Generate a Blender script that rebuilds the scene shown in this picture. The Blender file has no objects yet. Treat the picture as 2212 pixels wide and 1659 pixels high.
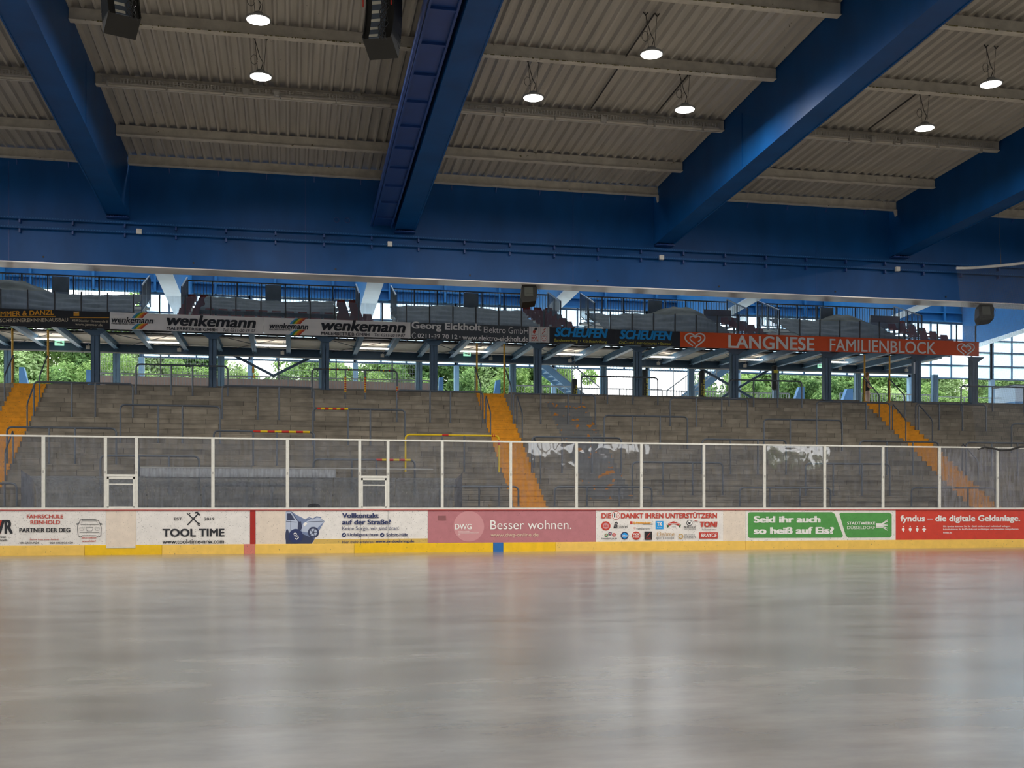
import bpy, math, random
from mathutils import Vector, Matrix
random.seed(7)
S = bpy.context.scene
COL = S.collection
R = math.radians

# ------------------------------------------------------------------ camera
F = 2343.0; TH = R(11.55); HC = 1.22; HOR = 1097.0
CT, ST = math.cos(TH), math.sin(TH)
cam = bpy.data.cameras.new('camera'); camo = bpy.data.objects.new('camera', cam); COL.objects.link(camo)
camo.location = (0, 0, HC); camo.rotation_euler = (R(90), 0, -TH)
cam.sensor_width = 36; cam.lens = F / 2212 * 36; cam.shift_y = (HOR - 829.5) / 2212
cam.clip_end = 500; cam.clip_start = .05
S.camera = camo

# ------------------------------------------------------------------ sky, light, exposure
w = bpy.data.worlds.new('sky'); S.world = w; w.use_nodes = True
nt = w.node_tree; bg = nt.nodes['Background']
tc = nt.nodes.new('ShaderNodeTexCoord'); sep = nt.nodes.new('ShaderNodeSeparateXYZ')
cr = nt.nodes.new('ShaderNodeValToRGB')
cr.color_ramp.elements[0].position = 0.0; cr.color_ramp.elements[0].color = (1, .99, .97, 1)
cr.color_ramp.elements[1].position = .8; cr.color_ramp.elements[1].color = (.86, .93, 1, 1)
nt.links.new(tc.outputs['Generated'], sep.inputs[0]); nt.links.new(sep.outputs['Z'], cr.inputs[0])
nt.links.new(cr.outputs[0], bg.inputs[0]); bg.inputs[1].default_value = 5.5
S.view_settings.view_transform = 'Standard'; S.view_settings.look = 'None'
S.view_settings.exposure = 0.0; S.view_settings.gamma = 1; S.view_settings.use_curve_mapping = False
LAMP_W = 215.0
sun = bpy.data.lights.new('sun', 'SUN'); sun.energy = 8.0; sun.angle = R(12); sun.color = (1, .96, .88)
so = bpy.data.objects.new('sun', sun); COL.objects.link(so); so.rotation_euler = (R(-42), 0, R(-20))

# ------------------------------------------------------------------ pixel helpers (reading distances off the photo)
def dirs(px):
    u = (px - 1106) / F
    return ST + u * CT, CT - u * ST
def XP(px, Y):
    a, b = dirs(px); return Y * a / b
def ZP(px, py, Y):
    a, b = dirs(px); return HC + (HOR - py) / F * Y / b
def PY(X, Y, Z):
    zc = X * ST + Y * CT
    return 1106 + F * (X * CT - Y * ST) / zc, HOR - F * (Z - HC) / zc

# ------------------------------------------------------------------ materials
M = {}
def nodes(m): return m.node_tree.nodes, m.node_tree.links
def mat(name, col, rough=.6, metal=0, var=.12, scale=3.0, spec=.5, bump=0.0, speck=None, stretch=None, coat=0):
    if name in M: return M[name]
    m = bpy.data.materials.new(name); m.use_nodes = True
    n, l = nodes(m); b = n['Principled BSDF']
    b.inputs['Roughness'].default_value = rough; b.inputs['Metallic'].default_value = metal
    b.inputs['Specular IOR Level'].default_value = spec
    b.inputs['Coat Weight'].default_value = coat
    g = n.new('ShaderNodeNewGeometry'); mp = n.new('ShaderNodeMapping')
    if stretch: mp.inputs['Scale'].default_value = stretch
    l.new(g.outputs['Position'], mp.inputs['Vector'])
    nz = n.new('ShaderNodeTexNoise'); nz.inputs['Scale'].default_value = scale; nz.inputs['Detail'].default_value = 6
    l.new(mp.outputs[0], nz.inputs['Vector'])
    mr = n.new('ShaderNodeMapRange'); mr.inputs['From Min'].default_value = .3; mr.inputs['From Max'].default_value = .7
    mr.inputs['To Min'].default_value = 1 - var; mr.inputs['To Max'].default_value = 1 + var
    l.new(nz.outputs['Fac'], mr.inputs['Value'])
    mx = n.new('ShaderNodeVectorMath'); mx.operation = 'SCALE'; mx.inputs[0].default_value = col[:3]
    l.new(mr.outputs[0], mx.inputs['Scale'])
    out = mx.outputs[0]
    if speck:
        sc, thr, scol = speck
        vz = n.new('ShaderNodeTexNoise'); vz.inputs['Scale'].default_value = sc; vz.inputs['Detail'].default_value = 3
        l.new(g.outputs['Position'], vz.inputs['Vector'])
        r2 = n.new('ShaderNodeMapRange'); r2.inputs['From Min'].default_value = thr; r2.inputs['From Max'].default_value = thr + .03
        l.new(vz.outputs['Fac'], r2.inputs['Value'])
        mc = n.new('ShaderNodeMixRGB'); mc.inputs[2].default_value = (*scol, 1)
        l.new(r2.outputs[0], mc.inputs[0]); l.new(out, mc.inputs[1]); out = mc.outputs[0]
    l.new(out, b.inputs['Base Color'])
    if bump:
        bp = n.new('ShaderNodeBump'); bp.inputs['Strength'].default_value = bump; bp.inputs['Distance'].default_value = .02
        l.new(nz.outputs['Fac'], bp.inputs['Height']); l.new(bp.outputs[0], b.inputs['Normal'])
    M[name] = m; return m

def srgb(r, g, b):
    f = lambda c: (c/255/12.92 if c/255 <= .04045 else ((c/255+.055)/1.055)**2.4)
    return (f(r), f(g), f(b))

BLUE = mat('girder_blue', (.003, .062, .215), .42, var=.16, scale=1.3, stretch=(1, 1, .5), spec=.22)
BLUE2 = mat('bright_blue', (.018, .125, .31), .5, var=.08, spec=.25)
BLUEDK = mat('duct_blue', (.008, .045, .20), .4, var=.1)
SOFF = mat('soffit_reflection', (.66, .63, .62), .2, var=.25, scale=.7, spec=.8)  # pale base colour stands in for daylight mirrored in the glossy blue underside
SLATE = mat('slate_blue_steel', srgb(66, 92, 116), .5, var=.08)
SLATEL = mat('light_blue_steel', srgb(120, 155, 182), .45, var=.07)
PALEB = mat('pale_panel_and_glare', srgb(205, 220, 235), .4, var=.05)  # pale cabin panel; on the rafter undersides the colour stands in for glare
ROOF = mat('roof_sheet', (.40, .375, .325), .42, metal=.0, var=.14, scale=2.2, stretch=(3, .15, 1), speck=(14, .72, (.09, .08, .06)))
PURL = mat('purlin_paint', (.52, .485, .41), .6, var=.16, scale=5, speck=(9, .70, (.16, .14, .07)))
MOSS = mat('moss', (.15, .13, .05), .95, var=.4, scale=40)
TRAY = mat('galvanised', (.48, .46, .42), .45, metal=.4, var=.08)
STEEL = mat('rail_steel', srgb(98, 104, 112), .45, metal=.3, var=.12, scale=8)
GALV = mat('galv_fence', srgb(170, 172, 172), .5, metal=.2, var=.08)
DARK = mat('dark_steel', srgb(80, 82, 84), .5, var=.1)
BLACK = mat('black_plastic', (.012, .012, .012), .5, var=.1)
BLACKG = mat('speaker_black', (.009, .009, .007), .6, var=.2)
WHITEM = mat('white_frame', srgb(225, 223, 214), .4, var=.06, scale=12, speck=(30, .74, (.35, .28, .2)))
YEL = mat('aisle_yellow', srgb(232, 158, 28), .75, var=.14, scale=6, speck=(26, .665, (.10, .075, .04)))
YPOLE = mat('yellow_pole', srgb(205, 155, 45), .6, var=.15, scale=6, speck=(20, .62, (.2, .12, .04)))
REDT = mat('red_tape', srgb(205, 50, 35), .5, var=.1)
YELT = mat('yellow_tape', srgb(238, 200, 30), .5, var=.1)
CREAM = mat('cream_panel', srgb(244, 230, 210), .7, var=.08, scale=1.5)
SEAT = mat('red_seat', srgb(150, 62, 48), .45, var=.1)
TARP = mat('olive_tarp', srgb(50, 49, 35), .65, spec=.15, var=.18, scale=4, bump=.5)
PINKW = mat('pink_wall', srgb(190, 165, 152), .8, var=.1, scale=4)
BAG = mat('bag_black', (.015, .017, .02), .45, var=.1)
SKIN = mat('skin', srgb(205, 150, 120), .6, var=.05)
HAIR = mat('hair_blond', srgb(140, 105, 70), .7, var=.2, scale=30)
TROUS = mat('beige_trousers', srgb(205, 175, 155), .8, var=.06)
SHIRT = mat('black_shirt', (.02, .02, .025), .8, var=.1)
GREEN = mat('exit_green', srgb(30, 140, 80), .5, var=.05)
CONCR = mat('plain_concrete', srgb(120, 116, 108), .85, var=.15, scale=5)
BARK = mat('bark', (.09, .06, .04), .9, var=.3, scale=10)
GRND = mat('earth', (.10, .12, .05), .95, var=.3, scale=1)
CABLE = mat('cable', (.03, .03, .03), .6, var=.1)

def plastic(name, rgb, sp=(42, .655, (.10, .09, .08)), rough=.35):
    return mat(name, srgb(*rgb), rough, var=.06, scale=6, speck=sp)
BW = plastic('board_white', (236, 231, 225)); BBEIGE = plastic('board_beige', (232, 217, 200), (40, .66, (.3, .22, .16)))
BMAUVE = plastic('board_mauve', (186, 120, 126), (40, .67, (.12, .08, .08)))
BRED = plastic('board_red', (212, 64, 46), (40, .67, (.15, .06, .05)))
BGREEN = plastic('board_green', (82, 154, 76), (40, .66, (.05, .09, .05)))
BSTRIPE = plastic('board_line_red', (172, 40, 30)); BYEL = plastic('board_yellow_print', (215, 180, 95))
KPALE = plastic('kick_pale', (244, 200, 96), (20, .69, (.35, .25, .1))); KSAT = plastic('kick_bright', (244, 196, 28), (30, .71, (.2, .15, .05)))
KPINK = plastic('kick_pink', (216, 128, 112)); KBLUE = plastic('kick_blue', (38, 108, 178))
CAPRED = mat('cap_red', srgb(180, 45, 38), .4, var=.05)
def flat(name, rgb, rough=.5): return mat('print_' + name, srgb(*rgb), rough, var=.03)
INK = flat('ink', (34, 36, 42)); NAVY = flat('navy', (40, 52, 98)); RINK = flat('redink', (196, 62, 46)); WINK = flat('whiteink', (246, 243, 238))
ORN = flat('orange', (238, 168, 40)); CRM = flat('creamink', (220, 205, 175)); GRN = flat('green', (60, 150, 80)); SKY = flat('skyblue', (20, 158, 232))
YINK = flat('yellowink', (225, 215, 80)); SGREY = flat('signgrey', (72, 78, 84)); SBLK = flat('signblack', (32, 32, 34)); SWHT = flat('signwhite', (240, 234, 228))
SNAVY = flat('signnavy', (40, 44, 52)); SORG = flat('signorange', (240, 88, 24)); PINKC = flat('pinkcircle', (205, 145, 148)); TAN = flat('tan', (196, 160, 110))
CARB = flat('carblue', (120, 135, 170)); CARD = flat('cardark', (52, 60, 90)); CARL = flat('carlight', (185, 195, 215)); GOLD = flat('gold', (190, 150, 60)); DGRN = flat('dgreen', (50, 95, 50))

def emis(name, col, st):
    m = bpy.data.materials.new(name); m.use_nodes = True; n, l = nodes(m)
    b = n['Principled BSDF']; b.inputs['Emission Color'].default_value = (*col, 1); b.inputs['Emission Strength'].default_value = st
    M[name] = m; return m
TUBE = emis('tube_glow', (1, .97, .92), 9); LEDM = emis('led_disc', (1, .98, .94), 14); EXITM = emis('exit_light', (.25, .8, .5), .9)

# terrace concrete: cast blocks, old grey paint with orange remnants on one strip
def terrace_mat():
    m = bpy.data.materials.new('terrace_concrete'); m.use_nodes = True; n, l = nodes(m); b = n['Principled BSDF']
    b.inputs['Roughness'].default_value = .85
    g = n.new('ShaderNodeNewGeometry'); sp = n.new('ShaderNodeSeparateXYZ'); l.new(g.outputs['Position'], sp.inputs[0])
    cb = n.new('ShaderNodeCombineXYZ')
    az = n.new('ShaderNodeMath'); az.operation = 'ADD'; az.inputs[1].default_value = 10.8 - 5.4 - .001
    l.new(sp.outputs['X'], cb.inputs[0]); l.new(sp.outputs['Z'], az.inputs[0]); l.new(az.outputs[0], cb.inputs[1])
    br = n.new('ShaderNodeTexBrick'); br.offset = .37; br.inputs['Scale'].default_value = 1
    br.inputs['Brick Width'].default_value = 1.15; br.inputs['Row Height'].default_value = .18
    br.inputs['Mortar Size'].default_value = .007; br.inputs['Mortar Smooth'].default_value = .3
    br.inputs['Color1'].default_value = (*srgb(160, 149, 132), 1); br.inputs['Color2'].default_value = (*srgb(133, 124, 110), 1)
    br.inputs['Mortar'].default_value = (*srgb(62, 57, 50), 1)
    l.new(cb.outputs[0], br.inputs['Vector'])
    nz = n.new('ShaderNodeTexNoise'); nz.inputs['Scale'].default_value = 2.2; nz.inputs['Detail'].default_value = 9; l.new(g.outputs['Position'], nz.inputs['Vector'])
    mr = n.new('ShaderNodeMapRange'); mr.inputs['From Min'].default_value = .3; mr.inputs['From Max'].default_value = .7; mr.inputs['To Min'].default_value = .72; mr.inputs['To Max'].default_value = 1.25
    l.new(nz.outputs['Fac'], mr.inputs['Value'])
    mu = n.new('ShaderNodeVectorMath'); mu.operation = 'SCALE'; l.new(br.outputs['Color'], mu.inputs[0]); l.new(mr.outputs[0], mu.inputs['Scale'])
    # painted strip x 9.1..10.6
    def band(sock, lo, hi):
        a = n.new('ShaderNodeMath'); a.operation = 'GREATER_THAN'; a.inputs[1].default_value = lo; l.new(sock, a.inputs[0])
        c = n.new('ShaderNodeMath'); c.operation = 'LESS_THAN'; c.inputs[1].default_value = hi; l.new(sock, c.inputs[0])
        d = n.new('ShaderNodeMath'); d.operation = 'MULTIPLY'; l.new(a.outputs[0], d.inputs[0]); l.new(c.outputs[0], d.inputs[1]); return d.outputs[0]
    bx = band(sp.outputs['X'], 9.15, 10.6); bz = band(sp.outputs['Z'], 1.5, 5.1)
    mm = n.new('ShaderNodeMath'); mm.operation = 'MULTIPLY'; l.new(bx, mm.inputs[0]); l.new(bz, mm.inputs[1])
    m2 = n.new('ShaderNodeMath'); m2.operation = 'MULTIPLY'; m2.inputs[1].default_value = .7; l.new(mm.outputs[0], m2.inputs[0])
    mc = n.new('ShaderNodeMixRGB'); mc.inputs[2].default_value = (*srgb(112, 116, 120), 1); l.new(m2.outputs[0], mc.inputs[0]); l.new(mu.outputs[0], mc.inputs[1])
    on = n.new('ShaderNodeTexNoise'); on.inputs['Scale'].default_value = 3.5; on.inputs['Detail'].default_value = 5; l.new(g.outputs['Position'], on.inputs['Vector'])
    og = n.new('ShaderNodeMapRange'); og.inputs['From Min'].default_value = .60; og.inputs['From Max'].default_value = .63; l.new(on.outputs['Fac'], og.inputs['Value'])
    om = n.new('ShaderNodeMath'); om.operation = 'MULTIPLY'; l.new(og.outputs[0], om.inputs[0]); l.new(mm.outputs[0], om.inputs[1])
    mo = n.new('ShaderNodeMixRGB'); mo.inputs[2].default_value = (*srgb(205, 130, 35), 1); l.new(om.outputs[0], mo.inputs[0]); l.new(mc.outputs[0], mo.inputs[1])
    l.new(mo.outputs[0], b.inputs['Base Color'])
    return m
TERR = terrace_mat()

def floor_mat():
    m = bpy.data.materials.new('rink_floor'); m.use_nodes = True; n, l = nodes(m); b = n['Principled BSDF']
    g = n.new('ShaderNodeNewGeometry')
    mp = n.new('ShaderNodeMapping'); mp.inputs['Scale'].default_value = (.55, 1.1, 1); l.new(g.outputs['Position'], mp.inputs['Vector'])
    nz = n.new('ShaderNodeTexNoise'); nz.inputs['Scale'].default_value = 1.6; nz.inputs['Detail'].default_value = 9; nz.inputs['Roughness'].default_value = .65; l.new(mp.outputs[0], nz.inputs['Vector'])
    cr = n.new('ShaderNodeValToRGB'); e = cr.color_ramp.elements
    e[0].position = .3; e[0].color = (*srgb(134, 129, 122), 1); e[1].position = .72; e[1].color = (*srgb(158, 152, 144), 1)
    l.new(nz.outputs['Fac'], cr.inputs[0])
    n2 = n.new('ShaderNodeTexNoise'); n2.inputs['Scale'].default_value = .9; n2.inputs['Detail'].default_value = 6; l.new(mp.outputs[0], n2.inputs['Vector'])
    # dark pits and scrapes
    n3 = n.new('ShaderNodeTexNoise'); n3.inputs['Scale'].default_value = 9; n3.inputs['Detail'].default_value = 4; l.new(g.outputs['Position'], n3.inputs['Vector'])
    r3 = n.new('ShaderNodeMapRange'); r3.inputs['From Min'].default_value = .70; r3.inputs['From Max'].default_value = .76; r3.inputs['To Max'].default_value = .18; l.new(n3.outputs['Fac'], r3.inputs['Value'])
    mc = n.new('ShaderNodeMixRGB'); mc.inputs[2].default_value = (.12, .10, .08, 1); l.new(r3.outputs[0], mc.inputs[0]); l.new(cr.outputs[0], mc.inputs[1])
    r2 = n.new('ShaderNodeMapRange'); r2.inputs['From Min'].default_value = .42; r2.inputs['From Max'].default_value = .66; r2.inputs['To Max'].default_value = .5; l.new(n2.outputs['Fac'], r2.inputs['Value'])
    m2 = n.new('ShaderNodeMixRGB'); m2.inputs[2].default_value = (*srgb(106, 94, 82), 1); l.new(r2.outputs[0], m2.inputs[0]); l.new(mc.outputs[0], m2.inputs[1])
    l.new(m2.outputs[0], b.inputs['Base Color']); b.inputs['Coat Weight'].default_value = .22; b.inputs['Coat Roughness'].default_value = .24
    rr = n.new('ShaderNodeMapRange'); rr.inputs['From Min'].default_value = .3; rr.inputs['From Max'].default_value = .7
    rr.inputs['To Min'].default_value = .20; rr.inputs['To Max'].default_value = .25
    l.new(nz.outputs['Fac'], rr.inputs['Value']); l.new(rr.outputs[0], b.inputs['Roughness'])
    b.inputs['Specular IOR Level'].default_value = 1.0
    bp = n.new('ShaderNodeBump'); bp.inputs['Strength'].default_value = .05; bp.inputs['Distance'].default_value = .01
    l.new(nz.outputs['Fac'], bp.inputs['Height']); l.new(bp.outputs[0], b.inputs['Normal'])
    return m
FLOOR = floor_mat()

def glass_mat(name, dust=.12, haze_col=(.75, .78, .85), refl=.10, wav=.25, streak=1.0):
    m = bpy.data.materials.new(name); m.use_nodes = True; n, l = nodes(m); n.remove(n['Principled BSDF']); out = n['Material Output']
    g = n.new('ShaderNodeNewGeometry')
    mp = n.new('ShaderNodeMapping'); mp.inputs['Scale'].default_value = (6, 6, .9); l.new(g.outputs['Position'], mp.inputs['Vector'])
    a = n.new('ShaderNodeTexNoise'); a.inputs['Scale'].default_value = 2.5; a.inputs['Detail'].default_value = 8; l.new(mp.outputs[0], a.inputs['Vector'])
    s = n.new('ShaderNodeTexNoise'); s.inputs['Scale'].default_value = 28; s.inputs['Detail'].default_value = 3; l.new(g.outputs['Position'], s.inputs['Vector'])
    r1 = n.new('ShaderNodeMapRange'); r1.inputs['From Min'].default_value = .35; r1.inputs['From Max'].default_value = .75; r1.inputs['To Min'].default_value = dust * .5; r1.inputs['To Max'].default_value = dust * (1 + 1.6 * streak); l.new(a.outputs['Fac'], r1.inputs['Value'])
    r2 = n.new('ShaderNodeMapRange'); r2.inputs['From Min'].default_value = .68; r2.inputs['From Max'].default_value = .74; r2.inputs['To Max'].default_value = .3 * streak; l.new(s.outputs['Fac'], r2.inputs['Value'])
    ad = n.new('ShaderNodeMath'); ad.operation = 'ADD'; ad.use_clamp = True; l.new(r1.outputs[0], ad.inputs[0]); l.new(r2.outputs[0], ad.inputs[1])
    tr = n.new('ShaderNodeBsdfTransparent'); tr.inputs[0].default_value = (.93, .95, .97, 1)
    gl = n.new('ShaderNodeBsdfGlossy'); gl.inputs['Roughness'].default_value = .02
    w_ = n.new('ShaderNodeTexNoise'); w_.inputs['Scale'].default_value = 2.2; w_.inputs['Detail'].default_value = 1; l.new(g.outputs['Position'], w_.inputs['Vector'])
    bp = n.new('ShaderNodeBump'); bp.inputs['Strength'].default_value = wav; bp.inputs['Distance'].default_value = .05; l.new(w_.outputs['Fac'], bp.inputs['Height']); l.new(bp.outputs[0], gl.inputs['Normal'])
    fr = n.new('ShaderNodeFresnel'); fr.inputs[0].default_value = 1.5
    fm = n.new('ShaderNodeMath'); fm.operation = 'ADD'; fm.inputs[1].default_value = refl - .04; l.new(fr.outputs[0], fm.inputs[0])
    m1 = n.new('ShaderNodeMixShader'); l.new(fm.outputs[0], m1.inputs[0]); l.new(tr.outputs[0], m1.inputs[1]); l.new(gl.outputs[0], m1.inputs[2])
    df = n.new('ShaderNodeBsdfDiffuse'); df.inputs[0].default_value = (*haze_col, 1)
    tl = n.new('ShaderNodeBsdfTranslucent'); tl.inputs[0].default_value = (*haze_col, 1); m3 = n.new('ShaderNodeMixShader'); m3.inputs[0].default_value = .45
    l.new(df.outputs[0], m3.inputs[1]); l.new(tl.outputs[0], m3.inputs[2])
    m2 = n.new('ShaderNodeMixShader'); l.new(ad.outputs[0], m2.inputs[0]); l.new(m1.outputs[0], m2.inputs[1]); l.new(m3.outputs[0], m2.inputs[2])
    l.new(m2.outputs[0], out.inputs[0]); M[name] = m; return m
GLASS = glass_mat('scratched_plexiglass', .06, wav=.12, streak=.8, refl=.05, haze_col=(.62, .65, .76)); GLASSH = glass_mat('hazy_plexiglass', .16, wav=.12, refl=.05, haze_col=(.6, .6, .66))
GLASSU = glass_mat('balustrade_glass', .07, refl=.06, wav=.05, streak=.4, haze_col=(.8, .85, .88))
HOOD = glass_mat('shelter_plexiglass', .44, haze_col=(.95, .97, 1.0), refl=.10, wav=.1, streak=.12)
HOODT = glass_mat('sheen_shelter_top', .55, haze_col=(.97, .98, 1.0), refl=.12, wav=.1, streak=.1)  # whiter haze on the curved top stands in for reflected ceiling light
FROST = glass_mat('frosted_sheet', .62, haze_col=(.86, .86, .88), refl=.04, wav=.05, streak=.3)

def transl(name, col, mixt):
    m = bpy.data.materials.new(name); m.use_nodes = True; n, l = nodes(m); n.remove(n['Principled BSDF']); out = n['Material Output']
    t = n.new('ShaderNodeBsdfTranslucent'); t.inputs[0].default_value = (*col, 1)
    tr = n.new('ShaderNodeBsdfTransparent'); tr.inputs[0].default_value = (.9, .96, 1, 1)
    x = n.new('ShaderNodeMixShader'); x.inputs[0].default_value = mixt; l.new(t.outputs[0], x.inputs[1]); l.new(tr.outputs[0], x.inputs[2]); l.new(x.outputs[0], out.inputs[0])
    return m
WPANE2 = transl('added_skylight_glazing', (.42, .45, .48), .08)
WPANE = transl('milky_window', (.55, .72, .85), .45)

def leaf_mat(name, c1, c2):
    m = bpy.data.materials.new(name); m.use_nodes = True; n, l = nodes(m); n.remove(n['Principled BSDF']); out = n['Material Output']
    g = n.new('ShaderNodeNewGeometry'); cr = n.new('ShaderNodeValToRGB')
    cr.color_ramp.elements[0].color = (*c1, 1); cr.color_ramp.elements[1].color = (*c2, 1); l.new(g.outputs['Random Per Island'], cr.inputs[0])
    d = n.new('ShaderNodeBsdfDiffuse'); t = n.new('ShaderNodeBsdfTranslucent'); l.new(cr.outputs[0], d.inputs[0]); l.new(cr.outputs[0], t.inputs[0])
    x = n.new('ShaderNodeMixShader'); x.inputs[0].default_value = .45; l.new(d.outputs[0], x.inputs[1]); l.new(t.outputs[0], x.inputs[2]); l.new(x.outputs[0], out.inputs[0]); return m
LEAF = [leaf_mat('leaves_mid', (.10, .19, .05), (.34, .48, .18)), leaf_mat('leaves_light', (.16, .26, .08), (.50, .62, .32)), leaf_mat('leaves_dark', (.07, .14, .05), (.24, .38, .14))]

def net_mat():
    m = bpy.data.materials.new('netting'); m.use_nodes = True; n, l = nodes(m); out = n['Material Output']; b = n['Principled BSDF']
    b.inputs['Base Color'].default_value = (.07, .075, .08, 1)
    g = n.new('ShaderNodeUVMap'); sp = n.new('ShaderNodeSeparateXYZ'); l.new(g.outputs[0], sp.inputs[0])
    def line(s):
        f = n.new('ShaderNodeMath'); f.operation = 'MULTIPLY'; f.inputs[1].default_value = 34; l.new(s, f.inputs[0])
        h = n.new('ShaderNodeMath'); h.operation = 'FRACT'; l.new(f.outputs[0], h.inputs[0])
        k = n.new('ShaderNodeMath'); k.operation = 'LESS_THAN'; k.inputs[1].default_value = .11; l.new(h.outputs[0], k.inputs[0]); return k.outputs[0]
    mx = n.new('ShaderNodeMath'); mx.operation = 'MAXIMUM'; l.new(line(sp.outputs[0]), mx.inputs[0]); l.new(line(sp.outputs[1]), mx.inputs[1])
    t = n.new('ShaderNodeBsdfTransparent'); x = n.new('ShaderNodeMixShader'); l.new(mx.outputs[0], x.inputs[0]); l.new(t.outputs[0], x.inputs[1]); l.new(b.outputs[0], x.inputs[2]); l.new(x.outputs[0], out.inputs[0]); return m
NET = net_mat()

# ------------------------------------------------------------------ mesh builder
class MB:
    def __init__(s): s.v = []; s.f = []; s.sm = []
    def add(s, vs, fs, smooth=False):
        o = len(s.v); s.v += [tuple(v) for v in vs]; s.f += [tuple(i + o for i in f) for f in fs]; s.sm += [smooth] * len(fs)
        return s
    def box(s, x0, x1, y0, y1, z0, z1):
        vs = [(x0,y0,z0),(x1,y0,z0),(x1,y1,z0),(x0,y1,z0),(x0,y0,z1),(x1,y0,z1),(x1,y1,z1),(x0,y1,z1)]
        return s.add(vs, [(0,3,2,1),(4,5,6,7),(0,1,5,4),(1,2,6,5),(2,3,7,6),(3,0,4,7)])
    def beam(s, p, q, wd, ht, up=(0,0,1)):
        p, q = Vector(p), Vector(q); d = (q-p).normalized(); u = Vector(up)
        if abs(d.dot(u)) > .99: u = Vector((0,1,0))
        a = d.cross(u).normalized(); b = a.cross(d).normalized()
        vs = []
        for c in (p, q):
            for i, j in ((-1,-1),(1,-1),(1,1),(-1,1)): vs.append(c + a*(wd/2*i) + b*(ht/2*j))
        return s.add(vs, [(0,1,2,3),(7,6,5,4),(0,4,5,1),(1,5,6,2),(2,6,7,3),(3,7,4,0)])
    def tube(s, pts, r, n=8, rs=None):
        pts = [Vector(p) for p in pts]; vs = []; fs = []; N = len(pts); prev = None
        for i, p in enumerate(pts):
            d = (pts[min(i+1,N-1)] - pts[max(i-1,0)]).normalized()
            if prev is None:
                u = Vector((0,0,1)) if abs(d.z) < .9 else Vector((1,0,0)); a = d.cross(u).normalized()
            else: a = (prev - d*prev.dot(d)).normalized()
            prev = a; b = d.cross(a); rr = rs[i] if rs else r
            for k in range(n):
                t = 2*math.pi*k/n; vs.append(p + a*(rr*math.cos(t)) + b*(rr*math.sin(t)))
        for i in range(N-1):
            for k in range(n): fs.append((i*n+k, i*n+(k+1)%n, (i+1)*n+(k+1)%n, (i+1)*n+k))
        fs.append(tuple(range(n-1,-1,-1))); fs.append(tuple((N-1)*n+k for k in range(n)))
        return s.add(vs, fs, True)
    def prism(s, poly, y0, y1):     # polygon in XZ extruded in Y
        n = len(poly); vs = [(x,y0,z) for x,z in poly] + [(x,y1,z) for x,z in poly]
        fs = [tuple(range(n)), tuple(range(2*n-1,n-1,-1))] + [((i+1)%n, i, n+i, n+(i+1)%n) for i in range(n)]
        return s.add(vs, fs)
    def prismx(s, poly, x0, x1):    # polygon in YZ extruded in X
        n = len(poly); vs = [(x0,y,z) for y,z in poly] + [(x1,y,z) for y,z in poly]
        fs = [tuple(range(n-1,-1,-1)), tuple(range(n,2*n))] + [(i, (i+1)%n, n+(i+1)%n, n+i) for i in range(n)]
        return s.add(vs, fs)
    def lathe(s, prof, c, n=20):    # (r,z) about a vertical axis
        vs = []; fs = []; m = len(prof)
        for r, z in prof:
            for k in range(n):
                t = 2*math.pi*k/n; vs.append((c[0]+r*math.cos(t), c[1]+r*math.sin(t), c[2]+z))
        for i in range(m-1):
            for k in range(n): fs.append((i*n+k, i*n+(k+1)%n, (i+1)*n+(k+1)%n, (i+1)*n+k))
        fs.append(tuple(range(n-1,-1,-1))); fs.append(tuple((m-1)*n+k for k in range(n)))
        return s.add(vs, fs, True)
    def build(s, name, m, parent=None, mats=None):
        me = bpy.data.meshes.new(name)
        org = Vector((0,0,0))
        if parent is None and s.v:
            xs = [v[0] for v in s.v]; ys = [v[1] for v in s.v]; zs = [v[2] for v in s.v]
            org = Vector(((min(xs)+max(xs))/2, (min(ys)+max(ys))/2, min(zs)))
        elif parent is not None: org = Vector(parent.location)
        me.from_pydata([tuple(Vector(v) - org) for v in s.v], [], s.f); me.update()
        for p, k in zip(me.polygons, s.sm): p.use_smooth = k
        me.materials.append(m)
        if any(s.sm):
            try: me.set_sharp_from_angle(angle=R(40))
            except Exception: pass
        o = bpy.data.objects.new(name, me); COL.objects.link(o)
        if parent is None: o.location = org
        else: o.parent = parent
        return o
def tag(o, label=None, cat=None, group=None, kind=None):
    if label: o['label'] = label
    if cat: o['category'] = cat
    if group: o['group'] = group
    if kind: o['kind'] = kind
    return o
def thing(name, loc, label, cat, group=None):
    o = bpy.data.objects.new(name, None); COL.objects.link(o); o.location = loc; o.empty_display_size = .1
    return tag(o, label, cat, group)
def struct(name, mb, m, parent=None):
    o = mb.build(name, m, parent)
    if parent is None: o['kind'] = 'structure'
    return o
def children(o): return [c for c in bpy.data.objects if c.parent == o]
def copy_tree(o, parent=None, kids=None):
    c = o.copy(); COL.objects.link(c); c.parent = parent
    for ch in kids[o.name] if kids else children(o):
        d = ch.copy(); COL.objects.link(d); d.parent = c
    return c
ORD = ['', 'first', 'second', 'third', 'fourth', 'fifth', 'sixth', 'seventh', 'eighth', 'ninth', 'tenth', 'eleventh', 'twelfth', 'thirteenth', 'fourteenth', 'fifteenth', 'sixteenth', 'seventeenth', 'eighteenth', 'nineteenth', 'twentieth']
ORD += [a + b for a in ('twenty ', 'thirty ', 'forty ') for b in ORD[1:10]]

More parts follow.
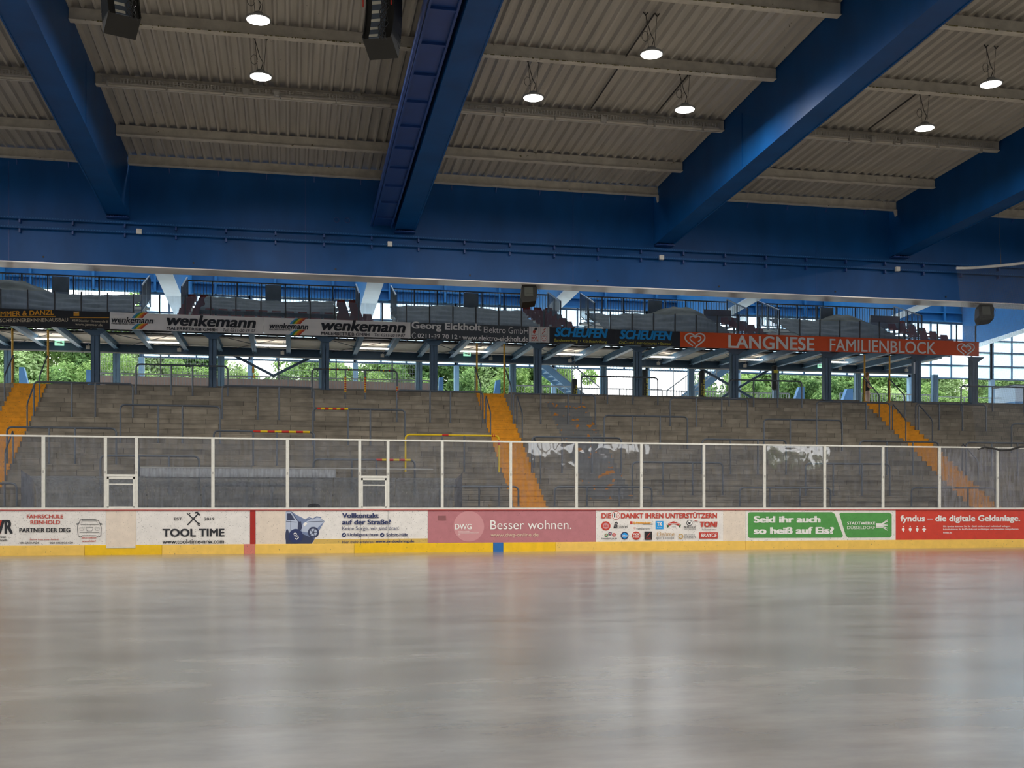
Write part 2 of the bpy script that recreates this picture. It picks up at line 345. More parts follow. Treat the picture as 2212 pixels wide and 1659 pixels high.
# lettering -----------------------------------------------------------------
def text_geo(s, bold=0.0, shear=0.0):
    cu = bpy.data.curves.new('t', 'FONT'); cu.body = s; cu.shear = shear; cu.resolution_u = 4
    o = bpy.data.objects.new('t', cu); COL.objects.link(o); dg = bpy.context.evaluated_depsgraph_get()
    me = bpy.data.meshes.new_from_object(o.evaluated_get(dg))
    vs = [(v.co.x, v.co.y, 0) for v in me.vertices]; fs = [tuple(p.vertices) for p in me.polygons]
    bpy.data.objects.remove(o); bpy.data.curves.remove(cu); bpy.data.meshes.remove(me)
    if bold > .004:
        n = len(vs); V2 = []; F2 = []; b_ = bold*1.1
        for q, (dx, dy) in enumerate(((-b_, -b_*.5), (b_, -b_*.5), (-b_, b_*.5), (b_, b_*.5))):
            V2 += [(x+dx, y+dy, q*.0012) for x, y, d_ in vs]; F2 += [tuple(i+q*n for i in f) for f in fs]
        vs, fs = V2, F2
    return vs, fs
class Sign:
    """draws on the plane y = Y, facing -Y; coordinates are read off the photo and turned into metres"""
    def __init__(s, parent, Y): s.p = parent; s.Y = Y; s.n = 0
    def text(s, t, x0, x1, yc, h, m, bold=0.0, shear=0.0, rot=0.0, name='lettering'):
        vs, fs = text_geo(t, bold, shear); xs = [v[0] for v in vs]; ys = [v[1] for v in vs]
        a, b, c, d = min(xs), max(xs), min(ys), max(ys)
        X0, X1 = XP(x0, s.Y), XP(x1, s.Y); pm = (x0+x1)/2
        Zc = ZP(pm, yc, s.Y); H = ZP(pm, yc-h/2, s.Y) - ZP(pm, yc+h/2, s.Y)
        W = X1-X0; mb = MB(); out = []
        for x, y, d_ in vs:
            xx = (x-a)/(b-a)*W - W/2; zz = (y-c)/(d-c)*H - H/2
            out.append(((X0+X1)/2 + xx*math.cos(rot) - zz*math.sin(rot)*0, s.Y-.012-s.n*.0004-d_, Zc + zz + xx*math.sin(rot)))
        s.n += 1
        mb.add(out, fs); return mb.build(name, m, s.p)
    def poly(s, pts, m, name='print', d=.004):
        P = [(XP(x, s.Y), ZP(x, y, s.Y)) for x, y in pts]
        s.n += 1
        return MB().prism(P, s.Y-d-s.n*.0004, s.Y-.0005).build(name, m, s.p)
    def rect(s, x0, x1, y0, y1, m, name='print', d=.004): return s.poly([(x0,y0),(x1,y0),(x1,y1),(x0,y1)][::-1], m, name, d)
    def ell(s, cx, cy, r, m, name='emblem', n=28, r2=None, d=.004):
        r2 = r2 or r
        return s.poly([(cx + r*math.cos(-2*math.pi*k/n), cy + r2*math.sin(-2*math.pi*k/n)) for k in range(n)], m, name, d)
    def line(s, pts, wpx, m, name='print', closed=False):
        Y = s.Y - .008 - s.n*.0004; s.n += 1
        P = [Vector((XP(x, s.Y), Y, ZP(x, y, s.Y))) for x, y in pts]; wd = wpx*s.Y/F; mb = MB()
        if closed: P = P + [P[0]]
        L = []
        for i, p in enumerate(P):
            a = P[i-1] if i > 0 else (P[-2] if closed else p); b = P[i+1] if i < len(P)-1 else (P[1] if closed else p)
            t = (b-a).normalized(); nn = Vector((-t.z, 0, t.x)); L += [p + nn*wd/2, p - nn*wd/2]
        mb.add(L, [(2*i, 2*i+1, 2*i+3, 2*i+2) for i in range(len(P)-1)]); return mb.build(name, m, s.p)

# ------------------------------------------------------------------ layout constants
YB = 29.6                       # face of the boards
YG0, YG1 = 30.75, 31.45         # long girder
YC = 39.15                      # front columns
YR = 43.7                       # rear columns
YF = 38.6                       # fascia
YW = 50.0                       # outer window wall
BEAMX = [3.17 + 7.7*k for k in range(-3, 6)]
SL = .045
def zpur(Y): return HC + 10.53 - SL*Y       # purlin underside
def zbeam(Y): return HC + 9.21 - SL*Y       # roof beam underside
PZ = .25

# ------------------------------------------------------------------ floor and ground
struct('floor', MB().box(-32, 58, -14, 33.0, -.2, 0), FLOOR)
struct('floor_concourse', MB().box(-32, 60, 39.5, 51.5, 5.0, 5.33), mat('concourse_screed', srgb(195, 190, 180), .6))
struct('ground', MB().box(-60, 110, 51.5, 120, 4.6, 5.2), mat('pale_paving', srgb(205, 200, 188), .9))

# ------------------------------------------------------------------ roof deck
def deck(name, x0, x1, y0, y1, slope_at, m):
    pitch = .245; n = int((x1-x0)/pitch); mb = MB(); vs = []; prof = []
    x = x0
    while x < x1:
        for dx, dz in ((0, 0), (.045, 0), (.085, .07), (.205, .07)):
            if x+dx <= x1: prof.append((x+dx, dz))
        x += pitch
    prof.append((x1, .07))
    segs = 2
    for j in range(segs+1):
        y = y0 + (y1-y0)*j/segs
        for px_, dz in prof: vs.append((px_, y, slope_at(y) + dz))
    n = len(prof)
    fs = [(j*n+i, (j+1)*n+i, (j+1)*n+i+1, j*n+i+1) for j in range(segs) for i in range(n-1)]
    mb.add(vs, fs)
    vs2 = [(a, b, c+.12) for a, b, c in vs]; 
    mb.add([(x0,y0,slope_at(y0)+.2),(x1,y0,slope_at(y0)+.2),(x1,y1,slope_at(y1)+.2),(x0,y1,slope_at(y1)+.2)], [(0,1,2,3)])
    return struct(name, mb, m)
edges = [-34] + BEAMX + [58]
for i in range(len(edges)-1):
    deck('ceiling', edges[i]+.285, edges[i+1]-.285, -14, 30.72, lambda y: zpur(y)+PZ, ROOF)
# roof over the upper tier
ZR2 = lambda y: 10.75 + .16*(y-31.4)
struct('ceiling_tier', MB().prismx([(31.4, ZR2(31.4)), (31.4, ZR2(31.4)+.2), (41.5, ZR2(41.5)+.2), (41.5, ZR2(41.5))], -34, 60), BLUE2)
fr = MB()
for x in [-34+2.57*i for i in range(37)]: fr.box(x-.04, x+.04, 41.5, 50, ZR2(41.5), ZR2(41.5)+.1)
sk = struct('window_added_skylight', fr, BLUE2)  # unseen skylight strip, added to light the back wall and the tier
MB().box(-34, 60, 41.5, 50.2, ZR2(41.5)+.1, ZR2(41.5)+.12).build('window_pane', WPANE2, sk)

# purlins
PURLY = [-9.0, -2.0, 4.5, 10.5, 16.6, 19.55, 22.45, 25.4, 28.3, 30.35]
BAYN = {-3: 'off to the left', 0: 'in the left edge bay', 1: 'in the bay with the left speaker cluster', 2: 'in the bay right of the central beam', 3: 'in the bay right of the broad right beam', 4: 'in the far right corner bay'}
ROWN = {16.6: 'nearest', 19.55: 'second nearest', 22.45: 'mossy third', 25.4: 'cable tray carrying', 28.3: 'next to last', 30.35: 'hindmost, girder hugging'}
for j, py in enumerate(PURLY):
    for i in range(len(edges)-1):
        x0, x1 = edges[i]+.30, edges[i+1]-.30
        bay = i-1
        if py < 16: 
            if i not in (2, 3, 4): continue
        z = zpur(py)
        t = thing('roof_purlin', ((x0+x1)/2, py, z), None, 'roof purlin', 'beige roof purlins')
        vis = {1: 'left edge bay', 2: 'bay left of it' , 3: 'central left bay', 4: 'central right bay', 5: 'right bay', 6: 'far right bay'}
        bn = {0: 'outermost left', 1: 'second left', 2: 'left edge', 3: 'speaker cluster', 4: 'centre right', 5: 'right hand', 6: 'far right', 7: 'rightmost', 8: 'last right', 9: 'very last right'}[i]
        rn = ROWN.get(py, 'overhead %s,' % {-9.0: 'first', -2.0: 'second', 4.5: 'third', 10.5: 'fourth'}.get(py, ''))
        t['label'] = '%s beige steel roof purlin spanning the %s roof bay' % (rn, bn)
        MB().box(x0, x1, py-.006, py+.02, z+.014, z+PZ-.006).box(x0, x1, py+.02, py+.10, z+PZ-.014, z+PZ-.004).build('web', PURL, t)
        MB().box(x0, x1, py-.05, py+.13, z-.004, z+.014).build('flange', PURL, t)
        if py in (22.45, 19.55) and 1 < i < 7:
            mb = MB(); x = x0+.3
            while x < x1-.3:
                L = random.uniform(.01, .09); h = random.uniform(.002, .014)
                mb.box(x, x+L, py-.062, py-.045, z-h, z+.006); x += L + random.expovariate(14)
            mb.build('moss', MOSS, t)
        if py == 30.35 and 1 < i < 7:
            MB().prism([(x1-.03, z), (x1+.10, z), (x1+.05, z-.32)], py-.05, py+.1).build('end_bracket', PURL, t)

# cable tray along the purlin at 25.4
for i in range(2, 7):
    x0, x1 = edges[i]+.45, edges[i+1]-.45; z = zpur(25.4)
    t = thing('cable_tray', (x0, 25.28, z), 'perforated cable tray fixed to the purlin in the %s roof bay' % {2: 'left edge', 3: 'speaker cluster', 4: 'centre right', 5: 'right hand', 6: 'far right'}[i], 'cable tray', 'cable trays under the roof')
    mb = MB().box(x0, x1, 25.29, 25.30, z+.03, z+.045).box(x0, x1, 25.29, 25.30, z+.13, z+.145).box(x0, x1, 25.29, 25.30, z+.082, z+.093).box(x0, x1, 25.29, 25.38, z+.02, z+.032)
    x = x0
    while x < x1: mb.box(x, x+.035, 25.292, 25.30, z+.03, z+.14); x += .075
    mb.build('perforated_side', TRAY, t)
    mb = MB(); x = x0+.1
    while x < x1:
        mb.box(x, x+.03, 25.27, 25.36, z-.11, z+.06); x += 1.25
    mb.build('bracket', TRAY, t)
    MB().tube([(x0, 25.25, z-.09), (x1, 25.25, z-.10)], .014, 6).build('conduit', TRAY, t)
for px, py in ((531, 199), (597, 203), (1076, 240), (1303, 259), (1403, 266), (1886, 303), (1951, 308)):
    X = XP(px, 25.2); Z = ZP(px, py, 25.2)
    bxo = MB().box(X-.06, X+.06, 25.14, 25.235, Z-.06, Z+.07).build('junction_box', TRAY)
    tag(bxo, 'small grey junction box under the roof cable tray, %s' % {531: 'leftmost of all', 597: 'second from left', 1076: 'just right of the central beam', 1303: 'middle of the centre right bay', 1403: 'right part of the centre bay', 1886: 'left one in the right hand bay', 1951: 'right one in the right hand bay'}[px], 'junction box', 'junction boxes on the roof tray')

# roof beams (box sections following the roof slope)
bl = {-4.53: 'blue steel roof beam at the left, over the left speaker', 3.17: 'blue central roof beam with a ribbed duct at its side', 10.87: 'broad blue roof beam crossing the upper right, lit by a lamp', 18.57: 'blue roof beam cutting into the right edge of the picture'}
for k, bx in enumerate(BEAMX):
    x0, x1 = bx-.285, bx+.285; ya, yb = -14, YG0
    mb = MB()
    vs = [(x0,ya,zbeam(ya)),(x1,ya,zbeam(ya)),(x1,yb,zbeam(yb)),(x0,yb,zbeam(yb)),(x0,ya,zpur(ya)+.45),(x1,ya,zpur(ya)+.45),(x1,yb,zpur(yb)+.45),(x0,yb,zpur(yb)+.45)]
    t = thing('roof_beam', (bx, yb, zbeam(yb)), bl.get(round(bx, 2), 'blue steel roof beam, %s of the roof beams' % ORD[k+1]), 'roof beam', 'blue roof beams')
    mb.add(vs, [(0,3,2,1),(4,5,6,7),(0,1,5,4),(1,2,6,5),(2,3,7,6),(3,0,4,7)]); mb.build('box_web', BLUE, t)
    # corner strips and splice plates
    mb = MB()
    for xx in (x0-.004, x1-.026):
        mb.add([(xx,ya,zbeam(ya)-.02),(xx+.03,ya,zbeam(ya)-.02),(xx+.03,yb,zbeam(yb)-.02),(xx,yb,zbeam(yb)-.02),(xx,ya,zbeam(ya)+.03),(xx+.03,ya,zbeam(ya)+.03),(xx+.03,yb,zbeam(yb)+.03),(xx,yb,zbeam(yb)+.03)], [(0,3,2,1),(4,5,6,7),(0,1,5,4),(1,2,6,5),(2,3,7,6),(3,0,4,7)])
    mb.build('edge_strip', BLUE, t)
    mb = MB()
    for yy in (24.3, 15.2):
        for xx in (x0-.012, x1): mb.box(xx, xx+.012, yy, yy+.05, zbeam(yy)+.04, zpur(yy))
    mb.build('stiffener', BLUE, t)
    mb = MB()
    for q in range(8): mb.box(x0+.04+q*.065, x0+.065+q*.065, yb-.25, yb-.01, zbeam(yb)-.035, zbeam(yb)-.018)
    mb.box(x0, x1, yb-.26, yb, zbeam(yb)-.06, zbeam(yb)-.035)
    mb.build('bearing', BLUEDK, t)
# ribbed duct beside the central beam
x0, x1 = 2.30, 2.80; t = thing('service_duct', (2.55, 30.6, zbeam(30.6)), 'dark blue ribbed duct running along the left side of the central roof beam', 'service duct')
def slab(mb, xa, xb, ya, yb, dz0, dz1):
    mb.add([(xa,ya,zbeam(ya)+dz0),(xb,ya,zbeam(ya)+dz0),(xb,yb,zbeam(yb)+dz0),(xa,yb,zbeam(yb)+dz0),(xa,ya,zbeam(ya)+dz1),(xb,ya,zbeam(ya)+dz1),(xb,yb,zbeam(yb)+dz1),(xa,yb,zbeam(yb)+dz1)], [(0,3,2,1),(4,5,6,7),(0,1,5,4),(1,2,6,5),(2,3,7,6),(3,0,4,7)]); return mb
slab(MB(), x0, x1, 2, 30.6, .10, .62).build('duct_box', BLUEDK, t)
mb = MB(); slab(mb, x0-.10, x0-.06, 2, 30.6, .06, .16); slab(mb, x0-.03, x0+.01, 2, 30.6, .03, .14); slab(mb, x1-.04, x1, 2, 30.6, .03, .14); mb.build('guide_rail', BLUEDK, t)
y = 8.0
while y < 30.5: slab(MB(), x0, x1, y, y+.06, .05, .11).build('cross_rib', BLUEDK, t); y += 1.28

# ------------------------------------------------------------------ long girder
ZG0 = 7.72
t = thing('long_girder', (5, YG0, ZG0), 'deep blue box girder running the whole width above the boards', 'girder')
MB().box(-31.9, 57.9, YG0, YG1, ZG0+.03, zpur(31)+.28).build('girder_box', BLUE, t)
MB().box(-31.9, 57.9, YG0-.03, YG1+.03, ZG0, ZG0+.03).build('bottom_flange', SOFF, t)
mb = MB()
for k in range(-4, 6): mb.box(1.0+k*7.7-.6, 1.0+k*7.7-.585, YG0-.006, YG0, ZG0+.05, 10.4)
mb.build('panel_joint', BLUEDK, t)
mb = MB(); x = -20
while x < 46: mb.prismx([(YG0, 10.30), (YG0-.12, 10.42), (YG0, 10.42)], x, x+.02); x += 1.29
mb.build('gusset', BLUEDK, t)
mb = MB()
for px, py in ((727, 475), (750, 476)):
    X, Z = XP(px, YG0), ZP(px, py, YG0); mb.tube([(X + .07*math.cos(a*R(30)), YG0-.01, Z + .07*math.sin(a*R(30))) for a in range(13)], .012, 6)
mb.build('ring_mark', BLUEDK, t)
mb = MB()
for px, py in ((94, 555), (418, 568), (725, 582), (1015, 595), (1291, 607), (1553, 619), (1804, 630), (2043, 641)):
    X, Z = XP(px, YG0), ZP(px, py, YG0); mb.box(X-.022, X+.022, YG0-.02, YG0, Z-.022, Z+.022)
mb.build('bolt', BLACK, t)
for nm, zz, lb in (('upper', 8.86, 'upper of the two perforated blue cable rails along the girder'), ('lower', 8.61, 'lower of the two perforated blue cable rails along the girder')):
    t = thing('cable_rail', (5, YG0-.1, zz), lb, 'cable rail', 'cable rails on the girder')
    mb = MB().box(-20, 46, YG0-.14, YG0-.13, zz-.012, zz+.05).box(-20, 46, YG0-.14, YG0-.04, zz-.015, zz-.008); mb.build('channel', BLUE, t)
    mb = MB(); x = -12
    while x < 28: mb.box(x, x+.03, YG0-.145, YG0-.139, zz+.012, zz+.035); x += .07
    mb.build('perforation', BLUE2, t)
    mb = MB(); x = -12.3
    while x < 30: mb.box(x, x+.04, YG0-.12, YG0, zz-.11, zz-.01); x += 1.32
    mb.build('bracket', BLUEDK, t)
for px, py, lb in ((301, 501, 'near the left beam'), (842, 528, 'below the central roof beam'), (1428, 557, 'below the broad right roof beam'), (1937, 582, 'below the rightmost roof beam')):
    X, Z = XP(px, YG0-.15), ZP(px, py, YG0-.15)
    tag(MB().box(X-.065, X+.065, YG0-.24, YG0-.15, Z-.065, Z+.065).build('socket_box', mat('box_white', (.62,.60,.55), .5)), 'small white square box on the girder cable rail, ' + lb, 'electrical box', 'white boxes on the girder')

# rafters beyond the girder, over the upper tier
for k, bx in enumerate(BEAMX[1:8]):
    z = lambda y: HC + 10.65 - .05*y
    ya, yb = YG1+.05, YW-.25; x0, x1 = bx-.28, bx+.28
    o = MB().add([(x0,ya,z(ya)),(x1,ya,z(ya)),(x1,yb,z(yb)),(x0,yb,z(yb)),(x0,ya,ZR2(ya)-.02),(x1,ya,ZR2(ya)-.02),(x1,yb,ZR2(41.5)-.05),(x0,yb,ZR2(41.5)-.05)], [(0,3,2,1),(4,5,6,7),(0,1,5,4),(1,2,6,5),(2,3,7,6),(3,0,4,7)]).build('outer_rafter', BLUE2)
    MB().add([(x0-.03,ya,z(ya)-.03),(x1+.03,ya,z(ya)-.03),(x1+.03,yb,z(yb)-.03),(x0-.03,yb,z(yb)-.03),(x0-.03,ya,z(ya)),(x1+.03,ya,z(ya)),(x1+.03,yb,z(yb)),(x0-.03,yb,z(yb))], [(0,3,2,1),(4,5,6,7),(0,1,5,4),(1,2,6,5),(2,3,7,6),(3,0,4,7)]).build('lower_flange', PALEB, o)  # underside coloured paler than the sides to carry the glare from below
    tag(o, 'blue rafter with glare-lightened underside over the upper tier behind the girder, %s from the left' % ORD[k+1], 'rafter', 'rafters over the upper tier')

# blue back wall above the windows with ribs
t = struct('wall_back', MB().box(-34, 60, YW, YW+.2, 10.72, 12.6), BLUE2)
mb = MB()
for z in (10.72, 11.15, 11.75): mb.box(-30, 60, YW-.18, YW, z, z+.07)
x = -29
while x < 58: mb.box(x, x+.10, YW-.22, YW, 10.72, 12.9); x += 2.57
mb.build('trim_ribs', BLUE2)['kind'] = 'structure'
bpy.data.objects['trim_ribs'].name = 'trim_1'

# outer window wall, one window per bay
WX0 = XP(2141.8, YW); pit = 1.165
nb = 0
for b in range(-9, 6):
    xa = WX0 + b*pit*4; xb = xa + pit*4
    if xb < -20 or xa > 45: continue
    nb += 1
    fr = MB()
    for i in range(5):
        x = xa + i*pit; wdt = .09 if i in (0, 4) else .03
        fr.box(x-wdt, x+wdt if i < 4 else x, YW-.06, YW+.06, 7.86, 10.72)
    for z in (7.86, 8.53, 9.23, 9.84, 10.66): fr.box(xa, xb, YW-.05, YW+.05, z-.035, z+.035)
    o = struct('window_%d' % nb, fr, SLATE)
    MB().box(xa, xb, YW-.008, YW+.008, 7.86, 10.7).build('window_pane', WPANE, o)
    # outer post to the ground
    tag(MB().box(xa-.11, xa+.11, YW-.14, YW+.1, 5.33, 7.83).build('wall_post', SLATEL), 'light blue outer post under the window wall, %s from the left' % ORD[nb], 'post', 'outer posts of the window wall')

# ------------------------------------------------------------------ standing terrace and yellow stairs
def stepprof(nose):
    pts = []
    for k in range(-2, 23):
        y = 39.0 - .30*(22-k); z = 5.4 - .18*(22-k)
        if k == -2: pts.append((y+nose, .0))
        pts += [(y+.018-nose, z-.04), (y-nose, z-.04), (y-nose, z+nose*.3)]
        pts.append((y+.30+.018-nose, z+nose*.3))
    return pts
def terrace(name, x0, x1, m, nose=0.0):
    pts = stepprof(nose); pts += [(39.5, 5.4), (39.5, 5.0), (39.0, 0)]
    n = len(pts); mb = MB()
    vs = [(x0,y,z) for y,z in pts] + [(x1,y,z) for y,z in pts]
    mb.add(vs, [(i, n+i, n+i+1, i+1) for i in range(n-1)])
    # side cheeks, one quad per step
    for k in range(-2, 23):
        y = 39.0 - .30*(22-k)-nose; z = 5.4 - .18*(22-k)
        for x in (x0, x1): mb.add([(x,y,0),(x,y+.3,0),(x,y+.3,z),(x,y,z)], [(0,1,2,3)])
    return mb.build(name, m)
for x0, x1 in ((-26, -9.10), (-8.08, 6.65), (7.68, 22.15), (23.17, 58)):
    terrace('floor_terrace', x0, x1, TERR)['kind'] = 'structure'
for x0, lb in ((-9.10, 'worn yellow painted stair at the left edge of the terrace'), (6.65, 'yellow painted stair up the terrace in the middle, behind the glass'), (22.15, 'yellow painted stair up the terrace on the right, below the person')):
    tag(terrace('yellow_stair', x0, x0+(1.02 if x0 < 0 else 1.03), YEL, .006), lb, 'stairs', 'yellow terrace stairs')
# kerb strips at the top of the terrace
for i, (x0, x1) in enumerate(((-7.9, -6.8), (-6.2, 6.4), (7.9, 22.0), (23.3, 40))):
    tag(MB().box(x0, x1, 39.16, 39.36, 5.405, 5.47).build('kerb', CONCR), 'pale concrete kerb along the top of the terrace, %s from the left' % ORD[i+1], 'kerb', 'kerbs at the terrace top')

# ------------------------------------------------------------------ crush barriers
def tread(px, py):
    best = None
    for k in range(-1, 23):
        y = 39.0 - .30*(22-k) + .14; z = 5.4 - .18*(22-k); X = XP(px, y); d = abs(PY(X, y, z)[1] - py)
        if best is None or d < best[0]: best = (d, k, y, z)
    return best[1:]
ROWS = [
 ('topmost', [([294,370,416,492],789,855,0), ([674,746,789,858],799,864,'H'), ([1255,1312,1367,1421],814,876,0), ([1575,1628,1680,1732],822,882,0), ([2076,2144,2212,2275],836,892,0)]),
 ('second', [([73,155,206,287],827,901,0), ([480,557,603,678],835,906,0), ([857,929,973,1043],845,913,0), ([1109,1168,1227,1286],852,918,0), ([1448,1504,1559,1615],861,924,0), ([1764,1818,1871,1922],869,928,0), ([1978,2029,2079,2130],873,932,0)]),
 ('third', [([260,342,394,475],876,954,0), ([676,752,800,875],884,960,'G'), ([1305,1366,1426,1485],899,967,0), ([1650,1707,1764,1819],907,973,0), ([2185,2240,2290,2340],917,978,0)]),
 ('fourth', [([15,106,162,251],924,1007,0), ([462,547,598,679],932,1009,'F'), ([876,955,1003,1078],940,1015,'J'), ([1149,1214,1279,1342],945,1017,0), ([1517,1578,1637,1698],950,1019,0), ([1857,1916,1972,2027],954,1023,0), ([2087,2142,2198,2250],957,1026,0)]),
 ('fifth', [([217,300,365,430],985,1062,0), ([677,760,813,896],993,1068,'K'), ([1366,1432,1496,1561],999,1072,0), ([1740,1800,1862,1922],1002,1073,0)]),
 ('lowest', [([440,533,588,680],1048,1094,0), ([950,1035,1078,1120],1051,1094,0), ([1198,1268,1338,1408],1052,1094,0), ([1598,1663,1728,1794],1054,1094,0), ([1969,2030,2091,2150],1054,1094,0), ([-90,-40,10,36],1044,1094,0)]),
]
def stripes(pa, pb, r, cols, n, parent):
    pa, pb = Vector(pa), Vector(pb); 
    for i in range(n): MB().tube([pa.lerp(pb, i/n), pa.lerp(pb, (i+1)/n)], r, 8).build('tape', cols[i % len(cols)], parent)
for rn, bars in ROWS:
    bars = sorted(bars, key=lambda b: b[0][0])
    for bi, (ps, ty, by, sp) in enumerate(bars):
        k, y, z0 = tread(ps[0], by)
        xs = [XP(p, y) for p in ps]; zt = ZP((ps[0]+ps[3])/2, ty, y)
        if by == 1094: z0 = 5.4-.18*(23); zt = max(zt, z0+.6)
        extra = {'H': ', spotted with tape', 'G': ', striped at its left end', 'F': ', striped along its right half', 'J': ', yellow with red bands', 'K': ', with a striped right end'}.get(sp, '')
        t = thing('crush_barrier', (xs[0], y, z0), 'grey tubular crush barrier%s, %s row, %s from left' % (extra, rn, ORD[bi+1]), 'crush barrier', 'crush barriers on the terrace')
        r = .030; c = .13; x0, x3 = xs[0], xs[3]
        arc = lambda cx, s: [(cx - s*c*math.cos(a), y, zt - c + c*math.sin(a)) for a in (0, .52, 1.05, 1.57)]
        pts = [(x0, y, z0)] + arc(x0+c, 1) + arc(x3-c, -1)[::-1] + [(x3, y, z0)]
        MB().tube(pts, r, 8).build('bent_rail', YELT if sp == 'J' else STEEL, t)
        for x in xs[1:3]: MB().tube([(x, y, z0), (x, y, zt)], r*.95, 8).build('post', STEEL, t)
        mb = MB()
        for x in xs: mb.box(x-.06, x+.06, y-.05, y+.05, z0, z0+.012)
        mb.build('foot_plate', STEEL, t)
        if sp == 'G': stripes((x0+c, y, zt), (xs[1], y, zt), r+.006, [REDT, YELT], 8, t)
        if sp == 'F': stripes((xs[1], y, zt), (x3-c, y, zt), r+.006, [REDT, YELT], 8, t)
        if sp == 'K': stripes((xs[2], y, zt), (x3-c, y, zt), r+.006, [REDT, YELT], 6, t)
        if sp == 'J': stripes((xs[1], y, zt), (xs[1]+.2, y, zt), r+.006, [REDT], 1, t); stripes((xs[2]+.9, y, zt), (x3-c, y, zt), r+.006, [REDT, YELT], 3, t); stripes((x3, y, zt-c), (x3, y, zt-.3), r+.006, [REDT], 1, t)
        if sp == 'H':
            for x in (xs[1], xs[2]): stripes((x, y, zt-.25), (x, y, zt-.80), r+.006, [REDT, YELT], 14, t)
            stripes((x3, y, zt-.55), (x3, y, zt-.95), r+.006, [YELT, REDT], 10, t)
            for fx in (.2, .29, .42, .78, .83, .9):
                xx = x0+(x3-x0)*fx; stripes((xx, y, zt), (xx+.04, y, zt), r+.006, [REDT if fx in (.29, .42, .9) else YELT], 1, t)

# ------------------------------------------------------------------ stair handrails on the terrace
def yterr(k): return 39.0 - .30*(22-k)
def zterr(k): return 5.4 - .18*(22-k)
def handrail(x, k0, k1, label):
    ya, yb = yterr(k0)+.12, yterr(k1)+.12; za, zb = zterr(k0), zterr(k1); r = .024
    t = thing('stair_handrail', (x, ya, za), label, 'handrail', 'handrails on the yellow stairs')
    MB().tube([(x, ya, za), (x, ya, za+.80), (x, ya+.06, za+.90), (x, yb-.05, zb+.95), (x, yb, zb+.90), (x, yb, zb)], r, 8).build('bent_rail', STEEL, t)
for xs_, nm in (((-9.12, -8.05), 'left'), ((6.62, 7.72), 'middle'), ((22.12, 23.2), 'right')):
    for x, sd in zip(xs_, ('left', 'right')):
        handrail(x, 18, 22, 'grey handrail at the top of the %s yellow stair, %s side' % (nm, sd))
    for x, sd in zip(xs_, ('left', 'right')):
        if nm == 'left' and sd == 'left': continue
        handrail(x+.02, 12, 15, 'short grey handrail halfway up the %s yellow stair, %s side' % (nm, sd))
    handrail(xs_[1]+.03, 3, 6, 'short grey handrail low on the %s yellow stair, behind the glass' % nm)
# yellow poles at the stair heads
for px, lb in ((27, 'left one at the left stair head'), (104, 'right one at the left stair head'), (1030, 'left one at the middle stair head'), (1089, 'right one at the middle stair head'), (1867, 'left one at the right stair head'), (1921, 'right one at the right stair head')):
    X = XP(px, 39.1)
    tag(MB().tube([(X, 39.08, 5.4), (X, 39.08, 7.24)], .035, 10).box(X-.07, X+.07, 39.01, 39.15, 5.4, 5.42).build('yellow_pole', YPOLE), 'worn yellow pole standing up to the tier, ' + lb, 'pole', 'yellow poles at the stair heads')

# ------------------------------------------------------------------ columns
def hcol(name, x, y, z0, z1, wd, m, label, grp, bracket=True):
    t = thing(name, (x, y, z0), label, 'column', grp)
    MB().box(x-wd/2, x+wd/2, y-wd/2, y-wd/2+.018, z0, z1).box(x-wd/2, x+wd/2, y+wd/2-.018, y+wd/2, z0, z1).box(x-.01, x+.01, y-wd/2, y+wd/2, z0, z1).box(x-wd/2, x-wd/2+.012, y-wd/2, y+wd/2, z0, z1).build('shaft', m, t)
    if bracket:
        MB().prism([(x-.40, z1), (x+.40, z1), (x+.12, z1-.20), (x-.12, z1-.20)], y-wd/2-.05, y-wd/2-.02).build('bracket', SLATE, t)
    MB().box(x-wd/2-.05, x+wd/2+.05, y-wd/2-.05, y+wd/2+.05, z0, z0+.02).build('base_plate', m, t)
cols = [1.22+3.87*n for n in range(-4, 7)]
for i, x in enumerate(cols+[26.98]):
    hcol('front_column', x, YC-.02, 5.4, 7.28, .26, SLATE, 'dark blue steel column at the terrace top, %s from the left' % ORD[i+1], 'blue columns under the upper tier')
for i, x in enumerate(cols[1:]+[28.2]):
    hcol('rear_column', x, YR, 5.33, 7.16, .24, SLATEL, 'lighter blue column in the back row of the concourse, %s from the left' % ORD[i+1], 'back row columns', False)

# ------------------------------------------------------------------ upper tier: joists, edge beam, deck
XL, XR = -15, 26.9
n = 0; x = cols[0]-1.29
while x < 27:
    n += 1
    if x > -13:
        t = thing('tier_joist', (x, 41, 7.32), 'light blue steel joist under the upper tier deck, %s from the left' % ORD[n], 'joist', 'joists under the upper tier'); 
        MB().box(x-.085, x+.085, YF+.1, YR, 7.30, 7.32).box(x-.085, x+.085, YF+.1, YR, 7.50, 7.52).box(x-.012, x+.012, YF+.1, YR, 7.32, 7.50).build('flanges', SLATEL, t)
        MB().box(x-.03, x+.03, YR-.16, YR-.14, 7.20, 7.30).build('end_plate', SLATE, t)
    x += 1.29
tag(MB().box(XL, 27.2, YR-.12, YR+.12, 7.16, 7.18).box(XL, 27.2, YR-.015, YR+.015, 7.18, 7.46).box(XL, 27.2, YR-.12, YR+.12, 7.46, 7.48).build('edge_beam', SLATE), 'long dark blue beam along the back of the upper tier', 'beam')
tag(MB().tube([(XL, YR-.35, 7.12), (6, YR-.35, 7.10), (27, YR-.35, 7.12)], .03, 6).build('service_pipe', GALV), 'thin pale pipe running below the back of the upper tier', 'pipe')
tag(MB().box(XL, 27, 41.6, 44.0, 7.525, 7.57).build('deck_soffit', CREAM), 'cream panelled underside of the upper tier', 'soffit')
